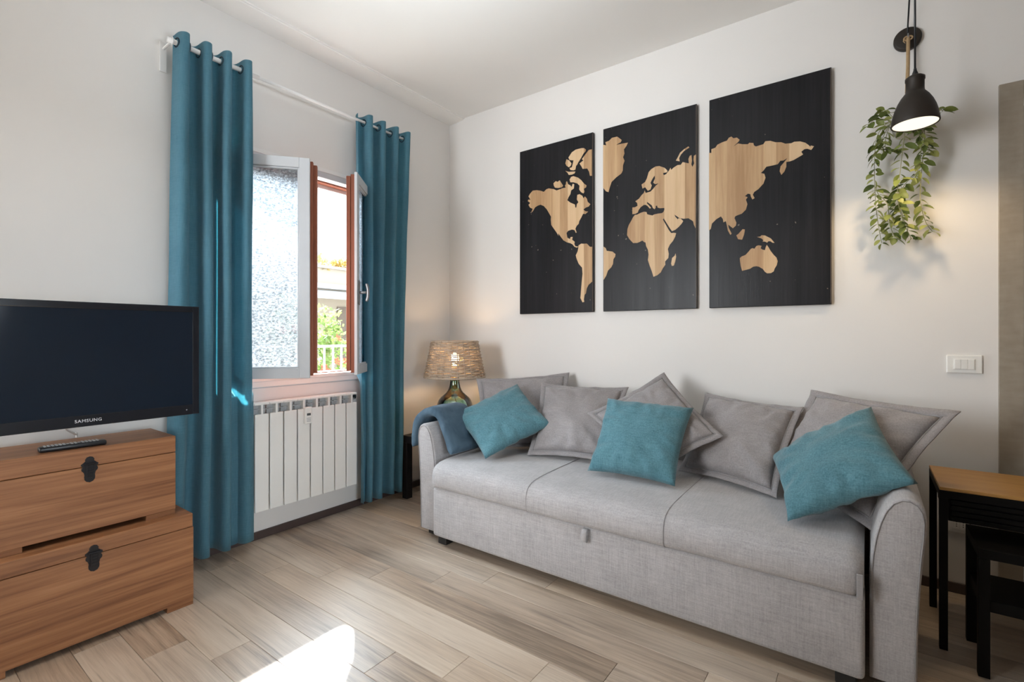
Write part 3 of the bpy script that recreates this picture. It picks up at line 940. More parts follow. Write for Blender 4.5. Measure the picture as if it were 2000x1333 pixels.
rem = tag(empty('remote_control', (0.355, -2.465, 0.735)), 'black remote control lying on the upper wooden chest', 'remote control')
rm = Matrix.Translation((0.352, -2.466, 0.735)) @ Matrix.Rotation(math.radians(-3.5), 4, 'Z')
def rgo(bm):
    bmesh.ops.transform(bm, matrix=rm, verts=bm.verts)
    return bm
mk('body', rgo(bx(-0.023, 0.023, -0.098, 0.098, 0.0005, 0.020, 0.007, 3)), M['plastic_black'], rem, smooth=True)
bt = local_mesh('button', bx(-0.0045, 0.0045, -0.0035, 0.0035, 0, 0.002, 0.0006, 1), M['button'])
for i in range(15):
    for j in range(3):
        if i in (6, 9) and j != 1:
            continue
        p = rm @ Vector((-0.013 + j * 0.013, -0.080 + i * 0.0108, 0.0198))
        share('button', bt, p, rem, rot=(0, 0, math.radians(-3.5)))

# ---------------------------------------------------------------- small black side table, lamp
st = tag(empty('side_table', (0.39, -0.345, 0)), 'low square black side table in the corner behind the sofa arm', 'table')
tx0, tx1, tya, tyb = 0.125, 0.668, -0.622, -0.075
mk('tabletop', bx(tx0, tx1, tya, tyb, 0.40, 0.452, 0.002), M['lack'], st)
for xx in (tx0, tx1 - 0.05):
    for yy in (tya, tyb - 0.05):
        mk('leg', bx(xx, xx + 0.05, yy, yy + 0.05, 0, 0.40, 0.0015), M['lack'], st)

LX, LY = 0.38, -0.345
lampo = tag(empty('table_lamp', (LX, LY, 0.452)), 'glowing table lamp with wicker shade and green glass bottle base', 'lamp')
outer = [(0.0, 0.454), (0.085, 0.454), (0.108, 0.462), (0.124, 0.49), (0.131, 0.56), (0.132, 0.640), (0.128, 0.672), (0.118, 0.698), (0.102, 0.718), (0.080, 0.736), (0.062, 0.752), (0.050, 0.770), (0.042, 0.79), (0.0365, 0.815), (0.034, 0.838), (0.037, 0.842), (0.037, 0.850), (0.033, 0.852)]
inner = [(r - 0.004, z + (0.006 if i < 3 else 0)) for i, (r, z) in enumerate(outer) if 0 < i < 15]
prof = outer + [(0.030, 0.852)] + list(reversed(inner)) + [(0.0, 0.460)]
bo = mk('bottle_base', lathe(bmesh.new(), prof, LX, LY, 48), M['bottle'], lampo, smooth=True)
bo['label'] = 'green glass demijohn base'
mk('collar', lathe(bmesh.new(), [(0.0, 0.846), (0.029, 0.846), (0.040, 0.853), (0.042, 0.858), (0.030, 0.862), (0.016, 0.866), (0.014, 0.90), (0.018, 0.902), (0.018, 0.945), (0.0, 0.945)], LX, LY, 24), M['brass'], lampo, smooth=True)
mk('stopper', lathe(bmesh.new(), [(0.0, 0.775), (0.020, 0.780), (0.028, 0.846), (0.0, 0.846)], LX, LY, 20), M['brass'], lampo, smooth=True)
mk('inner_cord', tube(bmesh.new(), smooth_path([(LX, LY, 0.78), (LX + 0.01, LY - 0.01, 0.72), (LX + 0.06, LY - 0.03, 0.66), (LX + 0.09, LY + 0.02, 0.58), (LX + 0.07, LY + 0.06, 0.50), (LX + 0.02, LY + 0.05, 0.47)], 6), 0.003, 6), M['plastic_black'], lampo)
mk('bulb', lathe(bmesh.new(), [(0.0, 0.945), (0.013, 0.945), (0.015, 0.962), (0.028, 0.985), (0.031, 1.005), (0.026, 1.028), (0.012, 1.040), (0.0, 1.042)], LX, LY, 20), M['bulb'], lampo, smooth=True)
SZ0, SZ1, SR0, SR1 = 0.868, 1.128, 0.222, 0.166
def srad(z):
    t = (z - SZ0) / (SZ1 - SZ0)
    return SR0 + (SR1 - SR0) * (t ** 0.85)
NR = 26
shade = mk('shade', tube(bmesh.new(), [(LX + (SR0 + 0.002) * math.cos(a), LY + (SR0 + 0.002) * math.sin(a), SZ0) for a in [i * 2 * math.pi / 64 for i in range(64)]], 0.006, 6, closed=True), M['wicker'], lampo, smooth=True)
shade['label'] = 'woven willow shade'
mk('top_ring', tube(bmesh.new(), [(LX + SR1 * math.cos(a), LY + SR1 * math.sin(a), SZ1) for a in [i * 2 * math.pi / 64 for i in range(64)]], 0.006, 6, closed=True), M['wicker'], shade, smooth=True)
b = bmesh.new()
for i in range(NR):
    a = i * 2 * math.pi / NR
    tube(b, [(LX + srad(SZ0 + (SZ1 - SZ0) * k / 5) * math.cos(a), LY + srad(SZ0 + (SZ1 - SZ0) * k / 5) * math.sin(a), SZ0 + (SZ1 - SZ0) * k / 5) for k in range(6)], 0.0042, 6)
o = mk('upright_rods', b, M['wicker'], shade, smooth=True)
o['kind'] = 'stuff'
b = bmesh.new()
rw = random.Random(4)
NROW = 22
for k in range(NROW):
    z = SZ0 + 0.008 + (SZ1 - SZ0 - 0.014) * k / (NROW - 1)
    ph = k % 2
    pts = []
    nn = NR * 6
    z_off = rw.uniform(-0.0015, 0.0015)
    for i in range(nn):
        a = 2 * math.pi * i / nn
        r = srad(z) + 0.0062 * math.cos(NR / 2 * a + math.pi * ph)
        pts.append((LX + r * math.cos(a), LY + r * math.sin(a), z + z_off + 0.0012 * math.sin(7 * a + k)))
    tube(b, pts, rw.uniform(0.0052, 0.0064), 6, closed=True)
o = mk('woven_strands', b, M['wicker'], shade, smooth=True)
o['kind'] = 'stuff'
b = bmesh.new()
for i in range(3):
    a = i * 2 * math.pi / 3 + 0.4
    tube(b, [(LX + 0.016 * math.cos(a), LY + 0.016 * math.sin(a), 0.93), (LX + 0.10 * math.cos(a), LY + 0.10 * math.sin(a), 1.08), (LX + (SR1 - 0.004) * math.cos(a), LY + (SR1 - 0.004) * math.sin(a), SZ1 - 0.004)], 0.0025, 6)
mk('shade_carrier', b, M['brass'], lampo)

# ---------------------------------------------------------------- sofa
sofa = tag(empty('sofa', (1.83, -0.55, 0)), 'long light grey three-seat sofa bed under the map panels', 'sofa')
def profile_block(name, pts, axis, a0, a1, bev, mat, parent, sub=0, seg=3):
    o = mk(name, prism(bmesh.new(), pts, axis, a0, a1, bev, seg), mat, parent, smooth=True)
    return o
SX0, SX1 = 0.862, 2.822
# pull-out front and base
b = bmesh.new()
box(b, SX0 + 0.004, SX1, -1.052, -0.90, 0.052, 0.325, 0.018, 4)
mk('front_panel', b, M['sofa'], sofa, smooth=True)
mk('base', bx(SX0 + 0.01, SX1 - 0.01, -0.90, -0.06, 0.06, 0.31, 0.01), M['sofa'], sofa)
# seat: rounded front edge, slightly domed, built along X
prof = [(-0.07, 0.318), (-0.95, 0.318), (-1.045, 0.322), (-1.063, 0.331), (-1.070, 0.346), (-1.072, 0.375), (-1.070, 0.405), (-1.062, 0.428), (-1.045, 0.446), (-1.01, 0.459), (-0.95, 0.466), (-0.80, 0.471), (-0.55, 0.473), (-0.25, 0.470), (-0.07, 0.466)]
verts, faces = [], []
NXs = 72
for i in range(NXs + 1):
    u = i / NXs
    x = SX0 - 0.004 + (SX1 + 0.002 - SX0) * u
    e = min(u, 1 - u) * (SX1 - SX0)
    r = 0.03
    inset = 0 if e > r else r - math.sqrt(max(0, r * r - (r - e) ** 2))
    for (yy, zz) in prof:
        n1 = 0.003 * noise.noise(Vector((x * 3, yy * 3, 1.7))) + 0.0015 * noise.noise(Vector((x * 9, yy * 9, 4)))
        zc, yc = 0.40, -0.57
        zz2 = zz + n1 * (1 if zz > 0.33 else 0.3)
        if inset > 0:
            zz2 = zc + (zz2 - zc) * (1 - inset / 0.085 * 0.8)
            yy2 = yy if yy > -0.9 else yy + inset
        else:
            yy2 = yy + (n1 * 1.2 if yy < -0.95 else 0)
        verts.append((x, yy2, zz2))
m_ = len(prof)
for i in range(NXs):
    for k in range(m_):
        a, c = i * m_ + k, i * m_ + (k + 1) % m_
        faces.append((a, c, c + m_, a + m_))
faces.append(tuple(range(m_)))
faces.append(tuple(reversed(range(NXs * m_, NXs * m_ + m_))))
me = bpy.data.meshes.new('seat')
me.from_pydata(verts, [], faces)
bmf = bmesh.new(); bmf.from_mesh(me); bmesh.ops.recalc_face_normals(bmf, faces=bmf.faces); bmf.to_mesh(me); bmf.free()
seat = finish('seat', me, M['sofa'], sofa, smooth=True)
for xs_ in (1.515, 2.175):
    pts = [(xs_, yy - (0.0015 if zz < 0.44 else 0), zz + (0.0012 if zz >= 0.44 else 0)) for yy, zz in prof[2:]]
    mk('seam', tube(bmesh.new(), smooth_path(pts, 3), 0.0014, 5), M['sofa_seam'], seat)
b = bmesh.new()
box(b, SX1 - 0.022, SX1 - 0.004, -1.0735, -1.066, 0.325, 0.405, 0.002)
mk('cover_flap', b, M['sofa_seam'], seat)
mk('back', bx(0.80, 2.87, -0.225, -0.035, 0.06, 0.655, 0.05, 5), M['sofa'], sofa, smooth=True)
# arms: flared on the outside, rolled over towards the seat
ap = [(2.955, 0.045), (2.956, 0.15), (2.958, 0.25), (2.963, 0.36), (2.970, 0.46), (2.978, 0.545), (2.980, 0.590), (2.975, 0.622), (2.962, 0.644), (2.942, 0.655), (2.920, 0.654), (2.897, 0.640), (2.876, 0.610), (2.860, 0.568), (2.847, 0.515), (2.838, 0.455), (2.834, 0.40), (2.834, 0.25), (2.834, 0.045)]
def arm(mirror):
    P = [((3.672 - x) if mirror else x, z) for x, z in ap]
    a = mk('arm', prism(bmesh.new(), P, 'y', -1.0, -0.04, 0.012, 3), M['sofa'], sofa, smooth=True)
    cx = 2.90 if not mirror else 0.772
    pts = [(cx + (x - cx) * 0.90, -1.0008, 0.35 + (z - 0.35) * 0.965) for x, z in P]
    mk('piping', tube(bmesh.new(), pts, 0.0020, 6), M['sofa_seam'], a, smooth=True)
    return a
arm(False)
arm(True)
for xx in (0.905, 2.77):
    for yy in (-0.985, -0.14):
        mk('foot', bx(xx - 0.03, xx + 0.03, yy - 0.03, yy + 0.03, 0.0, 0.058, 0.004), M['foot'], sofa)
for xx in (0.75, 2.90):
    for yy in (-0.92, -0.12):
        mk('foot', bx(xx - 0.025, xx + 0.025, yy - 0.025, yy + 0.025, 0.0, 0.047, 0.004), M['foot'], sofa)
mk('under_lining', bx(0.90, 2.79, -0.95, -0.10, 0.050, 0.062), M['sofa_lining'], sofa)
lp = smooth_path([(y_, z_, 0) for y_, z_ in ((-1.052, 0.318), (-1.070, 0.316), (-1.079, 0.300), (-1.078, 0.272), (-1.073, 0.262), (-1.066, 0.270), (-1.062, 0.29), (-1.053, 0.308))], 4)
b = bmesh.new()
r0 = [b.verts.new((1.812, p.x, p.y)) for p in [Vector((q[0], q[1], 0)) for q in lp]]
r1 = [b.verts.new((1.838, p.x, p.y)) for p in [Vector((q[0], q[1], 0)) for q in lp]]
for i in range(len(r0) - 1):
    b.faces.new((r0[i], r0[i + 1], r1[i + 1], r1[i]))
pt = mk('pull_tab', b, M['sofa'], sofa, smooth=True)
md = pt.modifiers.new('thickness', 'SOLIDIFY'); md.thickness = 0.003

# ---------------------------------------------------------------- cushions
def cushion(name, c, thick, back, mat, flange, label, group, seed, pin=0.07, sag=0.0, parent_wr=1.0):
    TL, TR, BR, BL = [Vector(p) for p in c]
    N = 34
    size = ((TR - TL).length + (BL - TL).length) / 2
    nrm = ((BL - TL) + (BR - TR)).cross((TR - TL) + (BR - BL)).normalized()
    k = 1 - 2 * flange / size
    def plane(s, t):
        a, b_ = (s + 1) / 2, (t + 1) / 2
        return (TL * (1 - a) + TR * a) * (1 - b_) + (BL * (1 - a) + BR * a) * b_
    def shape(s, t):
        s2 = s * (1 - pin * (1 - t * t) * abs(s) ** 1.5)
        t2 = t * (1 - pin * (1 - s * s) * abs(t) ** 1.5)
        return s2, t2
    def bow(s, t):
        return nrm * (-sag * (s * s + t * t) * 0.5)
    verts, faces = [], []
    idx = {}
    for side in (1, -1):
        for j in range(N + 1):
            for i in range(N + 1):
                s, t = -1 + 2 * i / N, -1 + 2 * j / N
                edge = i in (0, N) or j in (0, N)
                if edge and side == -1:
                    idx[(side, i, j)] = idx[(1, i, j)]
                    continue
                s2, t2 = shape(s, t)
                p = plane(s2 * k, t2 * k)
                f = max(0.0, (1 - s * s) * (1 - t * t))
                h = f ** 0.40
                # soft creases that run in from the corners and along the seams
                cs = min(1.0, (1 - f) * 1.1)
                w = 0.013 * noise.noise(Vector((s * 2.2 + seed * 3.1, t * 2.2, seed)))
                ang = math.atan2(t, s)
                rr = math.hypot(s, t)
                w += 0.012 * cs * math.sin(ang * 13 + 3 * noise.noise(Vector((s * 3, t * 3, seed + 2))) + seed) * min(1, rr) * (h ** 0.5)
                w += 0.008 * cs * noise.noise(Vector((s * 9, t * 9, seed + 5)))
                d = (thick if side == 1 else back) * h + w * parent_wr * (h ** 0.6)
                p = p + nrm * d * side + bow(s, t)
                idx[(side, i, j)] = len(verts)
                verts.append(p)
    for side in (1, -1):
        for j in range(N):
            for i in range(N):
                q = [idx[(side, i, j)], idx[(side, i, j + 1)], idx[(side, i + 1, j + 1)], idx[(side, i + 1, j)]]
                faces.append(q if side == 1 else q[::-1])
    me = bpy.data.meshes.new(name)
    me.from_pydata([tuple(v) for v in verts], [], faces)
    cen = (TL + TR + BR + BL) / 4
    base = (cen.x, cen.y, min(v.z for v in verts))
    o = finish(name, me, mat, None, base, True)
    tag(o, label, 'cushion', group)
    if flange > 0:
        ring = []
        for i in range(N):
            ring.append((-1 + 2 * i / N, -1))
        for i in range(N):
            ring.append((1, -1 + 2 * i / N))
        for i in range(N):
            ring.append((1 - 2 * i / N, 1))
        for i in range(N):
            ring.append((-1, 1 - 2 * i / N))
        verts, faces = [], []
        for q_, (s, t) in enumerate(ring):
            s2, t2 = shape(s, t)
            wv = noise.noise(Vector((s * 5, t * 5, seed + 11)))
            wv2 = noise.noise(Vector((s * 2, t * 2, seed + 17)))
            for r in range(3):
                kk = k * 0.985 + (1 - k * 0.985) * r / 2
                p = plane(s2 * kk, t2 * kk) + bow(s, t) + nrm * ((0.006 * wv + 0.008 * wv2) * r / 2)
                verts.append(p)
        n = len(ring)
        for i in range(n):
            for r in range(2):
                a, b_ = i * 3 + r, ((i + 1) % n) * 3 + r
                faces.append((a, a + 1, b_ + 1, b_))
        me = bpy.data.meshes.new('flange')
        me.from_pydata([tuple(v) for v in verts], [], faces)
        fl = finish('flange', me, mat, o, smooth=True)
        md = fl.modifiers.new('cloth_thickness', 'SOLIDIFY')
        md.thickness = 0.005
        md.offset = 0
        # stitched line between filling and flange
        pts = []
        for (s, t) in ring:
            s2, t2 = shape(s, t)
            pts.append(plane(s2 * k, t2 * k) + bow(s, t) + nrm * 0.003)
        mk('stitching', tube(bmesh.new(), pts, 0.0025, 5, closed=True), M['sofa_seam'], o)
    return o

GG = 'grey flanged cushions along the sofa back'
TG = 'teal cushions on the sofa'
cushion('cushion', [(0.657, -0.429, 0.874), (1.181, -0.061, 0.917), (1.376, -0.388, 0.473), (0.917, -0.71, 0.480)], 0.075, 0.045, M['grey'], 0.030, 'grey linen cushion in the corner nearest the table lamp, behind a teal one', GG, 1.0)
cushion('cushion', [(1.121, -0.325, 0.864), (1.67, -0.206, 0.859), (1.739, -0.596, 0.493), (1.25, -0.672, 0.481)], 0.080, 0.045, M['grey'], 0.030, 'grey linen cushion standing upright between two teal cushions', GG, 2.0)
cushion('cushion', [(1.883, -0.201, 0.957), (2.279, -0.531, 0.692), (1.984, -0.71, 0.485), (1.594, -0.596, 0.745)], 0.050, 0.045, M['grey'], 0.032, 'grey linen cushion tipped on its corner behind the middle teal cushion', GG, 3.0)
cushion('cushion', [(2.097, -0.14, 0.851), (2.586, -0.303, 0.83), (2.52, -0.665, 0.483), (2.053, -0.486, 0.482)], 0.085, 0.045, M['grey'], 0.030, 'upright grey linen cushion under the right-hand map panel', GG, 4.0)
cushion('cushion', [(2.6, -0.218, 0.918), (3.106, -0.509, 0.896), (2.837, -0.822, 0.478), (2.445, -0.452, 0.527)], 0.075, 0.045, M['grey'], 0.036, 'wide grey linen cushion overhanging the sofa arm beside the tables', GG, 5.0, sag=0.02)
cushion('cushion', [(0.998, -0.421, 0.858), (1.349, -0.553, 0.65), (1.12, -0.894, 0.486), (0.763, -0.767, 0.676)], 0.075, 0.055, M['teal'], 0.0, 'teal cushion tilted on its corner next to the folded blanket', TG, 6.0)
cushion('cushion', [(1.678, -0.517, 0.827), (2.132, -0.496, 0.811), (2.129, -0.781, 0.490), (1.694, -0.789, 0.491)], 0.080, 0.055, M['teal'], 0.0, 'square teal cushion standing in the middle of the sofa', TG, 7.0)
cushion('cushion', [(2.842, -0.512, 0.879), (2.963, -0.903, 0.683), (2.59, -0.929, 0.482), (2.483, -0.528, 0.624)], 0.080, 0.055, M['teal'], 0.0, 'teal cushion leaning onto the sofa arm near the wood-topped table', TG, 8.0)

# ---------------------------------------------------------------- folded blanket over the left arm
path = smooth_path([(0.630, 0, 0.505), (0.624, 0, 0.575), (0.634, 0, 0.645), (0.672, 0, 0.698), (0.735, 0, 0.718), (0.795, 0, 0.705), (0.838, 0, 0.650), (0.872, 0, 0.590), (0.902, 0, 0.535), (0.935, 0, 0.502)], 6)
verts, faces = [], []
NC = 40
for i, p in enumerate(path):
    d = (path[min(i + 1, len(path) - 1)] - path[max(i - 1, 0)]).normalized()
    nr = Vector((d.z, 0, -d.x))
    if nr.z < -0.3:
        nr = -nr
    nr = Vector((-d.z, 0, d.x))
    t = i / (len(path) - 1)
    e = min(t, 1 - t) * 14
    th = 0.031 * (1 if e > 1 else math.sqrt(max(0.02, 1 - (1 - e) ** 2)))
    y_front = -0.985 + 0.03 * math.sin(t * 3.0) + 0.01 * t
    y_back = -0.64 - 0.05 * t
    cy, hw = (y_front + y_back) / 2, (y_back - y_front) / 2
    for k in range(NC):
        a = 2 * math.pi * k / NC
        ca, sa = math.cos(a), math.sin(a)
        yy = cy + hw * math.copysign(abs(ca) ** 0.45, ca)
        off = th * math.copysign(abs(sa) ** 0.6, sa)
        wob = 0.006 * noise.noise(Vector((yy * 9, t * 6, 1))) + 0.0035 * noise.noise(Vector((yy * 22, t * 16, 7)))
        q = p + nr * (off + (wob if sa > 0 else 0))
        q.y = yy + 0.006 * noise.noise(Vector((t * 9, ca * 2, 3)))
        verts.append(tuple(q))
for i in range(len(path) - 1):
    for k in range(NC):
        a, c = i * NC + k, i * NC + (k + 1) % NC
        faces.append((a, c, c + NC, a + NC))
faces.append(tuple(range(NC)))
faces.append(tuple(reversed(range((len(path) - 1) * NC, len(path) * NC))))
me = bpy.data.meshes.new('blanket')
me.from_pydata(verts, [], faces)
bmf = bmesh.new(); bmf.from_mesh(me); bmesh.ops.recalc_face_normals(bmf, faces=bmf.faces); bmf.to_mesh(me); bmf.free()
tag(finish('blanket', me, M['blanket'], None, (0.80, -0.80, 0.48), True), 'blue-grey fleece blanket folded over the sofa arm by the lamp', 'blanket')

